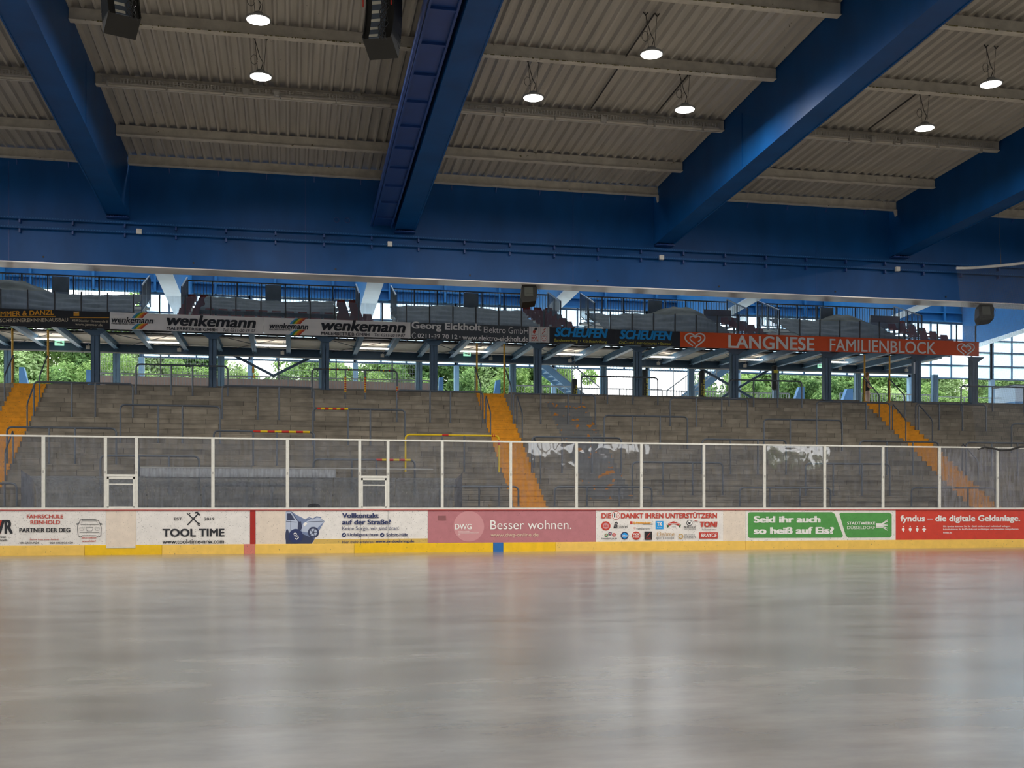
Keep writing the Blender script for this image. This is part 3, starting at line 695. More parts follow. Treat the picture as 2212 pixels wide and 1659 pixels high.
# stepped seating deck (open steel risers)
t = thing('seating_deck', (5, 39, 7.55), 'stepped grey steel seating deck of the upper tier', 'deck')
ROWZ = [(39.0 + .78*i, 7.62 + .27*i) for i in range(5)]
secs = []
for bx in BEAMX[0:8]:
    secs.append((bx+.70, bx+7.7-.68))
for (y, z) in ROWZ:
    mb = MB()
    for a, b in secs:
        b = min(b, 26.6)
        if b < XL or a > 26: continue
        a = max(a, XL)
        mb.box(a, b, y, y+.78, z-.03, z).box(a, b, y+.76, y+.78, z, z+.10)
    mb.build('tread', DARK, t)
mb = MB()
for bx in BEAMX: 
    if XL < bx < 27: mb.box(bx-.66, bx+.66, 38.9, 42.0, 7.57, 7.62)
mb.build('aisle_plate', DARK, t)
mb = MB()
for y in (39.3, 40.0, 40.7, 41.3): mb.box(XL, 27, y, y+.05, 7.53, 7.60)
x = XL
while x < 27: mb.box(x, x+.05, 39.0, 41.6, 7.56, 7.60); x += .322
mb.build('grating', DARK, t)
# cross bracing under the cream panels
for i, c in enumerate(cols[1:-1]):
    mb = MB().tube([(c+.4, 41.0, 7.44), (c+2.1, 43.4, 7.40)], .012, 5).tube([(c+2.1, 41.0, 7.42), (c+.4, 43.4, 7.38)], .012, 5)
    tag(mb.build('tie_rod', DARK), 'crossed thin tie rods under the upper tier, %s pair from the left' % ORD[i+1], 'tie rods', 'tie rods under the tier')

# fascia glass with posts
x = XP(1640, YF) - .841*40; i = 0; gn = 0
posts = []
while x < 26.9:
    if x > -11.5: posts.append(x)
    x += .841
for i, x in enumerate(posts):
    tag(MB().box(x-.022, x+.022, YF+.02, YF+.07, 7.80, 8.49).build('glass_post', DARK), None, 'balustrade post', 'posts of the upper glass balustrade')['label'] = 'thin dark post of the upper glass balustrade, %s from the left' % ORD[i+1]
    if i < len(posts)-1:
        tag(MB().box(x+.024, posts[i+1]-.024, YF+.035, YF+.045, 7.83, 8.46).build('balustrade_pane', GLASSU), 'dusty glass pane of the upper balustrade above the adverts, %s from the left' % ORD[i+1], 'glass pane', 'panes of the upper glass balustrade')

# rear railing, aisle railings
def rail_panel(t, a, b, z0, z1, pitch=.115, post=.9, y=None, m=DARK):
    """balustrade from point a to b (x,y,z at foot); heights z0..z1 above the foot line"""
    a, b = Vector(a), Vector(b); L = (b-a).length; up = Vector((0,0,1))
    MB().beam(a+up*z1, b+up*z1, .045, .05).beam(a+up*z0, b+up*z0, .03, .03).build('rail', m, t)
    mb = MB(); n = max(2, int(L/pitch))
    for i in range(n+1):
        p = a.lerp(b, i/n); mb.beam(p+up*z0, p+up*z1, .018, .018)
    mb.build('balusters', m, t)
    mb = MB(); n = max(1, int(L/post))
    for i in range(n+1):
        p = a.lerp(b, i/n); mb.beam(p+up*0, p+up*z1, .045, .045)
    mb.build('posts', m, t)
for i, bx in enumerate(BEAMX[1:7]):
    a, b = bx+.72, min(bx+7.7-.64, 25.9)
    if a > 25: continue
    t = thing('rear_railing', (a, 42.75, 8.8), 'dark railing at the back of the upper tier, %s from the left' % ORD[i+1], 'railing', 'railings behind the upper seats')
    rail_panel(t, (a, 42.75, 8.78), (b, 42.75, 8.78), .12, 1.06)
    MB().box((a+b)/2-.3, (a+b)/2+.3, 42.70, 42.73, 8.9, 9.78).build('infill_panel', mat('infill_grey', srgb(120, 124, 124), .5), t)
for i, bx in enumerate(BEAMX[1:8]):
    for sx, nm in ((-.66, 'left'), (.70, 'right')):
        x = bx+sx
        if x > 26.6: continue
        t = thing('aisle_railing', (x, 40.2, 8), 'sloping balustrade on the %s of the upper tier aisle, %s aisle from the left' % (nm, ORD[i+1]), 'railing', 'sloping aisle railings of the upper tier')
        rail_panel(t, (x, 40.6, 8.15), (x, 42.7, 8.92), .1, 1.02, m=STEEL)

# tarpaulins over the seats
def tarpaulin(x0, x1, label, peak=None, lowfront=False):
    nx = 60; ny = 18; vs = []; fs = []
    rnd = random.Random(int(x0*100)); ph = [rnd.uniform(0, 6) for _ in range(8)]
    for j in range(ny+1):
        v = j/ny; y = (39.0 if not lowfront else 39.5) + v*(3.2 if not lowfront else 2.7)
        for i in range(nx+1):
            u = i/nx; x = x0 + (x1-x0)*u
            ridge = .02*math.sin(u*23+ph[0]+3*v) * math.sin(v*14+ph[1]) + .012*math.sin(u*60*v+ph[2]) + .06*abs(math.sin(v*math.pi*4.1))
            z = (7.86 if not lowfront else 8.15) + v*(1.22 if not lowfront else .95) + ridge
            if peak:
                pk = max(0, min(1, 1.35-abs(u-peak)/.20)); z += .34*pk*v
            z += .05*math.sin(u*math.pi*2+ph[4])*v
            vs.append((x + .06*math.sin(v*9+ph[3]), y, z))
    n = nx+1
    fs = [(j*n+i, j*n+i+1, (j+1)*n+i+1, (j+1)*n+i) for j in range(ny) for i in range(nx)]
    vb = [(a, b, c-.02) for a, b, c in vs]; N = len(vs)
    fb = [tuple(N+q for q in f[::-1]) for f in fs]
    mb = MB(); mb.add(vs+vb, fs+fb, True)
    # front hem hanging down behind the glass
    hem = [vs[i] for i in range(n)]; low = [(a, b-.05, 7.70 if not lowfront else 8.0) for a, b, c in hem]
    mb.add(hem+low, [(i, n+i, n+i+1, i+1) for i in range(n-1)], True)
    tag(mb.build('tarpaulin', TARP), label, 'tarpaulin', 'tarpaulins over the upper seats')
YT = 40.6
tarpaulin(XP(-60, YT), XP(297, YT), 'olive tarpaulin over the seats above the black joinery advert', .17)
tarpaulin(XP(440, YT), XP(726, YT), 'olive tarpaulin with the front seats showing, above the first white painter adverts', None, True)
tarpaulin(XP(850, YT), XP(1143, YT), 'olive tarpaulin over the seats above the grey electrician advert')
tarpaulin(XP(1283, YT), XP(1546, YT), 'olive tarpaulin peaking at its right end, above the two blue lettered adverts', .82)
tarpaulin(XP(1690, YT), XP(1908, YT), 'olive tarpaulin peaking near a grey panel, above the orange advert', .78)
for px0, px1, py0, py1, lb in ((1520, 1580, 668, 682, 'above the start of the orange advert'), (1880, 1943, 681, 697, 'above the end of the orange advert')):
    a, b = XP(px0, 42.2), XP(px1, 42.2); zt = ZP(px0, py0, 42.2)
    tag(MB().box(a, b, 42.20, 42.24, zt-.55, zt).build('seat_back_panel', mat('panel_grey', srgb(150, 152, 152), .7)), 'plain grey panel ending the upper seats, ' + lb, 'panel', 'grey end panels')

# seats
def seat_proto():
    t = thing('stadium_seat', (0, 0, 0), 'x', 'seat', 'red plastic seats of the upper tier')
    mb = MB()
    for k in range(5):       # curved back shell
        a = k/4; w_ = .20-.03*a**2
        mb.box(-w_, w_, .16+.02*k, .19+.02*k, .40+.065*k, .40+.065*(k+1))
    mb.build('backrest', SEAT, t)
    mb = MB().box(-.20, .20, -.18, .18, .38, .41).box(-.20, .20, -.20, -.17, .34, .41).box(-.21, -.18, -.18, .18, .38, .43).box(.18, .21, -.18, .18, .38, .43); mb.build('seat_pan', SEAT, t)
    MB().box(-.03, .03, -.02, .10, 0, .38).build('seat_bracket', DARK, t)
    return t
proto = seat_proto(); kids = {proto.name: children(proto)}; first = True
spots = []
for si, (pa, cnt) in enumerate(((395, 2), (722, 2), (1128, 3), (1545, 2), (1905, 3))):
    for ri in (0, 1, 2, 3, 4):
        for c in range(cnt):
            y, z = ROWZ[ri]; spots.append((XP(pa, 42.3) + .28 + c*.46, y+.42, z, si, ri, c))
for c in range(13): spots.append((XP(452, 39.4)+c*.46, ROWZ[0][0]+.35, ROWZ[0][1], 9, 0, c))
secn = ['beside the second aisle', 'left of the third aisle', 'left of the fourth aisle', 'left of the fifth aisle', 'left of the last aisle']
for (x, y, z, si, ri, c) in spots:
    o = proto if first else copy_tree(proto, None, kids)
    if first: first = False
    o.location = (x, y, z); o.scale = (.88, .88, .86)
    if si == 9: o['label'] = 'red seat in the front row below the second tarpaulin, %s from the left' % ORD[c+1]
    else: o['label'] = 'red seat %s, %s, %s in its row' % (secn[si], ['front row', 'second row', 'third row', 'fourth row', 'back row'][ri], ORD[c+1])

# ------------------------------------------------------------------ fascia adverts
Z0F, Z1F = 7.26, 7.83
def fsign(px0, px1, m, label):
    a, b = XP(px0, YF), XP(px1, YF)
    t = thing('advertising_banner', ((a+b)/2, YF, Z0F), label, 'advert banner', 'adverts on the upper tier fascia')
    MB().box(a+.004, b-.004, YF, YF+.03, Z0F, Z1F).build('panel', m, t)
    return Sign(t, YF)
def swoosh(s, x, y0, y1, lean, w_=38):
    cols_ = [flat('swblue', (70, 150, 205)), flat('swgreen', (70, 150, 80)), flat('swyellow', (232, 195, 40)), flat('sworange', (225, 125, 40)), flat('swred', (195, 70, 45))]
    n = 5; N = 8
    for k in range(n):
        L = []; Rr = []
        for i in range(N+1):
            v = i/N; yy = y1 + (y0-y1)*v; cv = lean*(v**1.5)
            L.append((x + k*w_/n*.62 + cv, yy)); Rr.append((x + (k+1)*w_/n*.62 + cv + .2, yy))
        s.poly(L + Rr[::-1], cols_[k], 'colour_swoosh')
s = fsign(-60, 237, SBLK, 'black joinery advert with orange lettering on the fascia, far left')
s.text('JAMMER & DANZL', -16, 117, 678.5, 14, ORN, .02, rot=.07); s.rect(-60, 120, 683, 684.2, ORN)
s.text('SCHREINEREI•INNENAUSBAU', 0, 147, 691.5, 8, CRM, .0, rot=.045)
s.rect(159, 171, 673, 682.5, ORN); s.rect(151, 236, 686, 687, ORN); s.text('mac', 160, 170, 675.5, 3, CRM)
s.text('40549 Düsseldorf ·Clarissenstraße 58', 156, 234, 693.5, 4.5, CRM); s.text('www.jammer.de', 163, 222, 702, 7, CRM)
def wenk(px0, px1, sx, bx, dy, label):
    s = fsign(px0, px1, SWHT, label)
    swoosh(s, sx[0]+44, 675+dy, 687+dy, 13); swoosh(s, sx[0]+43, 699+dy, 711+dy, 13)
    s.text('wenkemann', sx[0], sx[1], 691.5+dy, 12.5, INK, .018, .22); s.text('MALERBETRIEB GMBH', sx[0], sx[0]+(sx[1]-sx[0])*.57, 699.5+dy, 3.2, INK, .01)
    s.text('wenkemann', bx[0], bx[1], bx[2]-3.4, 24, INK, .03, .22)
    s.text('MALERBETRIEB GMBH', bx[0], bx[0]+(bx[1]-bx[0])*.57, bx[2]+13.6, 7.0, INK, .012)
    s.text('Tel. 0211-20 19 07', bx[0]+(bx[1]-bx[0])*.63, bx[1]-1, bx[2]+16.4, 6.5, INK, .005, .2); return s
wenk(237, 570, (241, 331), (360, 553, 697.5), 0, 'white painter advert with rainbow swoosh, next to the black joinery advert')
wenk(570, 887, (582, 666), (694, 876, 708), 13, 'white painter advert with rainbow swoosh, next to the grey electrician advert')
s = fsign(887, 1143, SGREY, 'dark grey electrician advert in white lettering on the fascia')
s.text('Georg Eickholt', 889, 1040, 707, 20, WINK, .025); s.text('Elektro GmbH', 1045, 1141, 713.5, 13.5, WINK, -.004)
s.text('0211-39 70 12', 902, 988, 726.5, 9.5, WINK, .015); s.text('•', 992, 995, 728, 3, WINK); s.text('www.elektro-eickholt.de', 999, 1141, 731, 11, WINK, .015)
s.line([(891, 721), (890, 725), (892, 730), (896, 731), (898, 728)], 1.6, WINK); s.line([(891, 721), (895, 719), (898, 721)], 1, WINK)
s = fsign(1143, 1187, SWHT, 'small white panel with four red and black electrical symbols on the fascia')
for (a, b, c, d) in ((1147, 1163, 706, 721.5), (1167, 1183, 707, 722), (1147, 1163, 723, 738), (1167, 1183, 724, 739)): s.line([(a, c), (b, c), (b, d), (a, d)], .5, SGREY, closed=True)
s.poly([(1150, 718), (1155, 721), (1158, 715), (1153, 712)], RINK, 'symbol'); s.poly([(1153.5, 711.5), (1158.5, 714.5), (1161, 709), (1157, 707)], SBLK, 'symbol')
s.line([(1179, 709), (1173, 714), (1177, 715), (1171, 721)], 1.6, RINK, 'symbol')
for r in range(1, 5): s.line([(1148, 739-r*3.4), (1148+r*2.2, 738-r*3.3), (1148+r*3.4, 736)], 1.6, RINK, 'symbol')
s.line([(1175+6*math.cos(a*.4), 731+6*math.sin(a*.4)) for a in range(16)], .6, RINK, 'symbol', True)
for dx, dy in ((-3, 0), (3, 0), (0, -4), (0, 4)): s.ell(1175+dx, 731+dy, .9, RINK, 'symbol', 8)
for a, b, cx0, cx1, y1, t2, y2, lb in ((1187, 1329, 1198, 1313, 718.8, 'Bandenwerbung  •  Kfz-Beschriftung', 737.5, 'black advert in blue lettering with yellow banner services line, left of the pair'), (1329, 1469, 1338, 1452, 724, 'CNC- und Laser-Gravuren • Stempel', 742, 'black advert in blue lettering with yellow engraving services line, right of the pair')):
    s = fsign(a, b, SNAVY, lb); s.text('SCHEUFEN', cx0, cx1, y1, 20, SKY, .045, .25); s.text(t2, cx0-1, cx1-2, y2, 8, YINK, .0, .2)
s = fsign(1469, 2115, SORG, 'long orange family block advert with white letters and heart spirals')
s.text('LANGNESE', 1573, 1759, 740.5, 28, WINK, .02, rot=-.0); s.text('FAMILIENBLOCK', 1792, 2021, 748.5, 26, WINK, .008)
def heart(s, cx, cy, sc):
    def curve(k, t0, t1, dx=0, dy=0):
        out = []
        for i in range(40):
            t = t0+(t1-t0)*i/39; out.append((cx+dx+sc*k*16*math.sin(t)**3/16, cy+dy-sc*k*.78*(13*math.cos(t)-5*math.cos(2*t)-2*math.cos(3*t)-math.cos(4*t))/15))
        return out
    s.line(curve(1.0, -math.pi*.80, math.pi*.93), sc*.15, WINK, 'heart_spiral')
    s.line(curve(.55, -math.pi*.95, math.pi*.72, sc*.05, -sc*.02), sc*.13, WINK, 'heart_spiral')
    a = curve(1.0, -math.pi*.80, 0)[0]; b = curve(.55, -math.pi*.95, 0, sc*.05, -sc*.02)[0]
heart(s, 1501, 734, 21.5); heart(s, 2086, 754, 18.5)

# ------------------------------------------------------------------ under-tier details
for px, py, w_, h, lb in ((128, 740, 9, 6, 'left of the first pole pair'), (1009, 764, 8, 5, 'behind the middle stair head'), (1773, 790, 7, 5, 'near the right stair head'), (76, 705, 10, 4, 'half hidden by the joinery advert'), (1866, 762, 8, 3, 'below the orange advert')):
    Y = 43.3; X, Z = XP(px, Y), ZP(px, py, Y); k = Y/F
    t = thing('exit_sign', (X, Y, Z), 'small green and white exit sign under the tier, ' + lb, 'exit sign', 'exit signs')
    MB().box(X-w_*k, X+w_*k, Y, Y+.05, Z-h*k, Z+h*k).build('housing', EXITM if px != 9 else GREEN, t)
    sg = Sign(t, Y); sg.poly([(px-5, py), (px-2, py-2.5), (px-2, py-1), (px+1, py-1), (px+1, py+1), (px-2, py+1), (px-2, py+2.5)], WINK, 'arrow'); sg.rect(px+2, px+6, py-3, py+3, WINK, 'running_figure_symbol')
    MB().beam((X, Y+.02, Z+h*k), (X, Y+.02, 7.52), .012, .012).build('hanger', DARK, t)
for i, px in enumerate((190, 387, 610, 826, 1060, 1231, 1422, 1609, 1815, 1958)):
    Y = YR-.16; X = XP(px, Y)
    tag(MB().box(X-.07, X+.07, Y-.04, Y+.03, 7.24, 7.37).tube([(X, Y, 7.37), (X+.05, Y, 7.45)], .01, 5).build('spot_box', mat('box_cream', srgb(205, 200, 190), .5)), 'small pale box on the beam behind the upper tier, %s from the left' % ORD[i+1], 'electrical box', 'pale boxes on the rear beam')
for i in range(9):  # a few tubes are real; the rest are added to brighten the soffit
    x = cols[1] + 1.9 + 3.87*i; t = thing('tube_lamp', (x, 42.1, 7.40), 'white fluorescent tube lamp under the upper tier, %s from the left' % ORD[i+1], 'lamp', 'tube lamps under the tier')
    MB().box(x-.62, x+.62, 42.05, 42.15, 7.34, 7.40).box(x-.5, x-.48, 42.09, 42.11, 7.40, 7.53).box(x+.48, x+.5, 42.09, 42.11, 7.40, 7.53).build('housing', GALV, t)
    MB().tube([(x-.6, 42.02, 7.36), (x+.6, 42.02, 7.36)], .018, 6).tube([(x-.6, 42.18, 7.36), (x+.6, 42.18, 7.36)], .018, 6).build('tubes', TUBE, t)
# pink low wall and rail left part
tag(MB().box(XP(215, 45), XP(935, 45), 45.0, 45.15, 5.33, 6.42).build('low_wall', PINKW), 'low pinkish wall behind the railing on the left of the concourse', 'wall')
t = thing('concourse_railing', (XP(215, 44.4), 44.4, 5.33), 'long pale railing in front of the low pinkish wall', 'railing', 'railings along the concourse')
rail_panel(t, (XP(213, 44.4), 44.4, 5.33), (XP(932, 44.4), 44.4, 5.33), .1, 1.12, .115, 1.3, m=GALV)
for a, b, hh, lb in ((1100, 1240, 1.1, 'pale railing behind the column right of the middle stair'), (1245, 1430, 1.05, 'pale railing left of the punching bags'), (1430, 1705, 1.02, 'pale railing behind the right hand punching bag'), (1815, 2020, 1.1, 'pale railing behind the person')):
    Y = 45.2; t = thing('concourse_railing', (XP(a, Y), Y, 5.33), lb, 'railing', 'railings along the concourse'); rail_panel(t, (XP(a, Y), Y, 5.33), (XP(b, Y), Y, 5.33), .1, hh, .13, 1.4, m=GALV)
t = thing('tall_railing', (XP(1300, 48), 48, 5.33), 'tall whitish barred screen in the bright gap behind the punching bags', 'railing'); rail_panel(t, (XP(1305, 48), 48, 5.33), (XP(1600, 48), 48, 5.33), .9, 2.5, .15, 1.5, m=GALV)
t = thing('outer_fence', (XP(300, 49), 49, 5.33), 'wire mesh fence behind the left part of the concourse', 'fence')
mb = MB(); a, b = XP(215, 49), XP(905, 49); x = a
while x < b: mb.box(x-.004, x+.004, 49, 49.008, 5.4, 8.0); x += .11
z = 5.5
while z < 8.0: mb.box(a, b, 49, 49.01, z, z+.008); z += .2
mb.build('wire_panel', GALV, t)
mb = MB(); x = a
while x < b+.1: mb.box(x-.03, x+.03, 49, 49.06, 5.33, 8.05); x += 2.5
mb.build('posts', DARK, t)
t = thing('pipe_railing', (XP(2020, 46), 46, 5.33), 'plain three bar pipe railing at the right end of the concourse', 'railing')
mb = MB()
for z in (5.75, 6.1, 6.45): mb.tube([(XP(2020, 46), 46, z), (XP(2260, 46), 46, z)], .02, 6)
mb.build('rail', GALV, t); mb = MB()
for px in (2021, 2083, 2142, 2200, 2258): mb.tube([(XP(px, 46), 46, 5.33), (XP(px, 46), 46, 6.45)], .025, 6)
mb.build('posts', GALV, t)
# V bracing
Yb = YR+.1
for pts, lb in ((((484, 757), (592, 812)), 'left leg of the V brace behind the concourse'), (((590, 812), (690, 763)), 'right leg of the V brace behind the concourse'), (((1497, 787), (1640, 868)), 'diagonal brace falling right behind the rightmost hanging bags'), (((1560, 858), (1710, 770)), 'diagonal brace rising right beside the seventh column')):
    (a, b), (c, d) = pts; Yq = Yb if a < 1000 else YR+.2
    p, q = (XP(a, Yq), Yq, ZP(a, b, Yq)), (XP(c, Yq), Yq+.02, ZP(c, d, Yq)); 
    tag(MB().beam(p, q, .08, .10).build('diagonal_brace', SLATE), lb, 'brace', 'diagonal braces')
# light blue stair cheeks
for pts, lb in (([(41, 793), (51, 793), (70, 830), (70, 836), (41, 836)], 'light blue stair cheek beside the left stair head'), ([(186, 799), (196, 799), (196, 836), (186, 836)], 'blue post like panel beside the first dark column'), ([(946, 836), (949, 815), (958, 815), (958, 838)], 'light blue panel left of the middle stair head'), ([(1062, 848), (1072, 822), (1081, 820), (1081, 851)], 'light blue cheek behind the middle stair head'), ([(1706, 866), (1727, 836), (1738, 835), (1738, 867)], 'sloping light blue cheek right of the black hanging bag'), ([(1810, 866), (1830, 840), (1843, 839), (1843, 868)], 'sloping light blue cheek just left of the person')):
    Y = 44.8; P = [(XP(x, Y), ZP(x, y, Y)) for x, y in pts]; zz = 5.33; lo = max(p[1] for p in P)
    my = max(q[1] for q in pts); P = [(p_[0], 5.33 if q[1] >= my-7 and q[1] > 815 and p_[1] < 6.3 else p_[1]) for p_, q in zip(P, pts)]
    tag(MB().prism(P[::-1], Y, Y+.25).build('stair_cheek', mat('cheek_blue', srgb(110, 165, 220), .5)), lb, 'stair side panel', 'light blue stair cheeks')
# outer stairs
def stair_flight(x0, z0, x1, z1, Y, label, m=SLATEL):
    t = thing('steel_stair', (x0, Y, min(z0, z1)), label, 'stairs', 'steel stairs outside'); n = 13
    MB().beam((x0, Y, z0), (x1, Y, z1), .04, .28).beam((x0, Y+1.1, z0), (x1, Y+1.1, z1), .04, .28).build('stringer', m, t)
    mb = MB()
    for i in range(n+1):
        u = i/n; x = x0+(x1-x0)*u; z = z0+(z1-z0)*u; mb.box(x-.13, x+.13, Y+.03, Y+1.07, z, z+.03)
    mb.build('treads', m, t)
    rail_panel(t, (x0, Y-.02, z0), (x1, Y-.02, z1), .2, 1.05, .14, 1.2, m=GALV)
Ys = 46.5
stair_flight(XP(1170, Ys), ZP(1170, 785, Ys), XP(1300, Ys), 5.45, Ys, 'steel stair falling to the right behind the middle of the concourse')
stair_flight(XP(1440, Ys), 5.45, XP(1600, Ys), ZP(1600, 775, Ys), Ys, 'steel stair rising to the right behind the hanging bags')

# hanging punching bags
def bag(px, y0, y1, label, txt=True, lean=0):
    Y = 42.4; X = XP(px, Y); zt = ZP(px, y0, Y); zb = ZP(px, y1, Y); r = .125; zb = max(zb, 5.5)
    t = thing('punching_bag', (X, Y, zb), label, 'punching bag', 'hanging punching bags')
    h = zt-zb; MB().lathe([(.04, 0), (r*.8, .02), (r, .08), (r, h-.10), (r*.9, h-.03), (.03, h)], (X, Y, zb), 18).build('bag_body', BAG, t)
    mb = MB()
    for dx in (-.08, .08): mb.tube([(X+dx, Y, zt-.03), (X, Y, zt+.22)], .006, 4)
    mb.tube([(X, Y, zt+.22), (X, Y, 7.53)], .009, 5); mb.build('chain', DARK, t)
    if txt:
        vs, fs = text_geo('BENLEE', .03); xs = [v[0] for v in vs]; W = max(xs)-min(xs); ys = [v[1] for v in vs]; Hh = max(ys)-min(ys); L = h*.62
        out = []
        for (x, y, d_) in vs:
            ang = .15 + ((y-min(ys))/Hh)*.75*-1; out.append((X + (r+.004+d_)*math.sin(.75+ang), Y - (r+.004+d_)*math.cos(.75+ang), zb+.06+(x-min(xs))/W*L))
        MB().add(out, fs).build('lettering', YINK, t)
        vs, fs = text_geo('Rocky Marciano', .01, .3); xs = [v[0] for v in vs]; W = max(xs)-min(xs); ys = [v[1] for v in vs]; Hh = max(ys)-min(ys)
        out = []
        for (x, y, d_) in vs:
            ang = -.05 - ((y-min(ys))/Hh)*.35; out.append((X + (r+.004+d_)*math.sin(-.1+ang), Y - (r+.004+d_)*math.cos(-.1+ang), zb+.08+(x-min(xs))/W*L*.7))
        MB().add(out, fs).build('script_lettering', YINK, t)
    return t, X, Y, zb, zt
bag(1241, 818, 864, 'black punching bag with yellow letters, partly behind the crush barrier, leftmost'); bag(1393, 798, 858, 'black punching bag with yellow letters tucked behind a blue column'); bag(1516, 800, 858, 'black punching bag with yellow letters hanging free in the bright gap')
t, X, Y, zb, zt = bag(1673, 789, 843, 'black punching bag with a small yellow patch, rightmost', False)
MB().box(X-.09, X+.09, Y-.135, Y-.12, zt-.34, zt-.22).build('patch', YINK, t)
# suspension trainer
Y = 42.4; X = XP(547, Y); t = thing('suspension_trainer', (X, Y, 6.3), 'black and yellow suspension strap hanging from the tier on the left', 'training strap')
MB().tube([(X, Y, 7.53), (X, Y, 6.75)], .012, 5).tube([(X, Y, 6.75), (X-.04, Y, 6.5), (X-.03, Y, 6.2), (X-.05, Y, 6.1)], .01, 5).tube([(X, Y, 6.75), (X+.04, Y, 6.5), (X+.03, Y, 6.2), (X+.05, Y, 6.12)], .01, 5).build('strap', BLACK, t)
MB().box(X-.035, X+.03, Y-.012, Y, 6.35, 6.6).box(X+.01, X+.05, Y-.014, Y-.002, 6.15, 6.3).build('yellow_webbing', ORN, t)

# ------------------------------------------------------------------ person with phone at the top of the right stair
def person():
    Y = 43.05; X = XP(1872, Y); z0 = 5.33
    t = thing('person', (X, Y, z0), 'person in black sleeveless top and beige trousers looking at a phone, turned right', 'person')
    def skin(name, verts, edges_, rad, m, root=0):
        me = bpy.data.meshes.new(name); me.from_pydata([tuple(Vector(v)) for v in verts], edges_, []); me.update()
        o = bpy.data.objects.new(name, me); COL.objects.link(o); o.parent = t
        md = o.modifiers.new('s', 'SKIN'); me.skin_vertices  # layer made by the modifier below
        return o, md
    H = 1.72
    V = []; E = []; Rr = []
    def v(x, y, z, r, link=None):
        V.append((x, y, z)); Rr.append(r); i = len(V)-1
        if link is not None: E.append((link, i))
        return i
    pel = v(0, 0, .93, (.10, .14)); sp1 = v(-.01, 0, 1.08, (.09, .13), pel); sp2 = v(-.02, 0, 1.25, (.11, .16), sp1); ch = v(-.01, 0, 1.40, (.09, .15), sp2); nk = v(.02, 0, 1.48, (.045, .045), ch); hd0 = v(.045, 0, 1.56, (.065, .06), nk); hd1 = v(.06, 0, 1.64, (.085, .07), hd0); hd2 = v(.045, 0, 1.70, (.06, .055), hd1)
    for s in (-1, 1):
        hp = v(0, s*.09, .86, (.085, .08), pel); kn = v(.02*s+.02, s*.09, .48, (.055, .055), hp); an = v(-.01+.05*s, s*.09, .09, (.038, .038), kn); ft = v(.12+.05*s, s*.10, .035, (.03, .035), an)
        sh = v(-.01, s*.17, 1.38, (.05, .05), ch); el = v(-.03, s*.20, 1.12, (.04, .04), sh); wr = v(.20, s*.10, 1.08, (.028, .028), el); 
        pm = v(.27, s*.06, 1.10, (.03, .014), wr)
        for q in range(4):
            f1 = v(.31, s*.05+(q-1.5)*.012, 1.115-.006*q, (.009, .009), pm); v(.335, s*.03+(q-1.5)*.01, 1.135-.006*q, (.007, .007), f1)
        th = v(.26, s*.035, 1.125, (.010, .010), pm); v(.285, s*.02, 1.14, (.008, .008), th)
    me = bpy.data.meshes.new('body'); me.from_pydata(V, E, []); me.update()
    o = bpy.data.objects.new('body', me); COL.objects.link(o); o.parent = t
    md = o.modifiers.new('skin', 'SKIN'); md.use_smooth_shade = True
    if not me.skin_vertices: me.attributes.new('skin', 'FLOAT', 'POINT')
    sv = me.skin_vertices[0].data
    for i, r in enumerate(Rr): sv[i].radius = r; sv[i].use_root = (i == 0)
    sb = o.modifiers.new('sub', 'SUBSURF'); sb.levels = 1; sb.render_levels = 2
    me.materials.append(SKIN)
    # clothing as tubes round the limbs
    def cyl(pts, rs, name, m, n=14, sy=1.0):
        mb = MB(); mb.tube([Vector(p) + Vector((X, Y, z0)) for p in pts], .1, n, rs); return mb.build(name, m, t)
    cyl([(-.005, 0, .90), (-.01, 0, 1.08), (-.02, 0, 1.25), (-.01, 0, 1.38), (.0, 0, 1.45)], [.135, .13, .155, .15, .07], 'black_top', SHIRT)
    for s in (-1, 1): cyl([(0, s*.075, .94), (.0, s*.09, .84), (.02*s+.02, s*.09, .48), (-.01+.05*s, s*.09, .10)], [.10, .105, .078, .07], 'trouser_leg', TROUS)
    cyl([(0, 0, .84), (0, 0, .97)], [.145, .135], 'trouser_seat', TROUS)
    mb = MB()
    for (dx, dy, dz, r) in ((.03, 0, 1.685, .085), (-.01, 0, 1.66, .085), (-.03, 0, 1.60, .06)):
        mb.lathe([(r*math.cos(a), r*math.sin(a)) for a in [-1.4+.35*i for i in range(9)]], (X+dx, Y+dy, z0+dz), 14)
    mb.build('hair', HAIR, t)
    mb = MB(); c = Vector((X, Y, z0))
    mb.tube([c+Vector((.135, 0, 1.65)), c+Vector((.155, 0, 1.63)), c+Vector((.14, 0, 1.615))], .01, 6)
    mb.build('nose', SKIN, t)
    mb = MB()
    for s in (-1, 1): mb.lathe([(.001, -.008), (.009, 0), (.001, .008)], (X+.128, Y+s*.03, z0+1.66), 8)
    mb.box(X+.12, X+.132, Y-.02, Y+.02, z0+1.588, z0+1.594); mb.build('eyes_and_mouth', flat('lip', (110, 60, 55)), t)
    mb = MB()
    for s in (-1, 1): mb.lathe([(.005, -.025), (.014, 0), (.005, .025)], (X+.04, Y+s*.075, z0+1.64), 8)
    mb.build('ears', SKIN, t)
    for s in (-1, 1): MB().box(X-.05+.05*s, X+.16+.05*s, Y+s*.10-.04, Y+s*.10+.04, z0, z0+.07).build('shoe', WINK, t)
    ph = MB().beam((X+.30, Y, z0+1.125), (X+.42, Y, z0+1.17), .07, .01).build('phone', BLACK); tag(ph, 'black phone held in both hands by the person on the concourse', 'phone')
person()
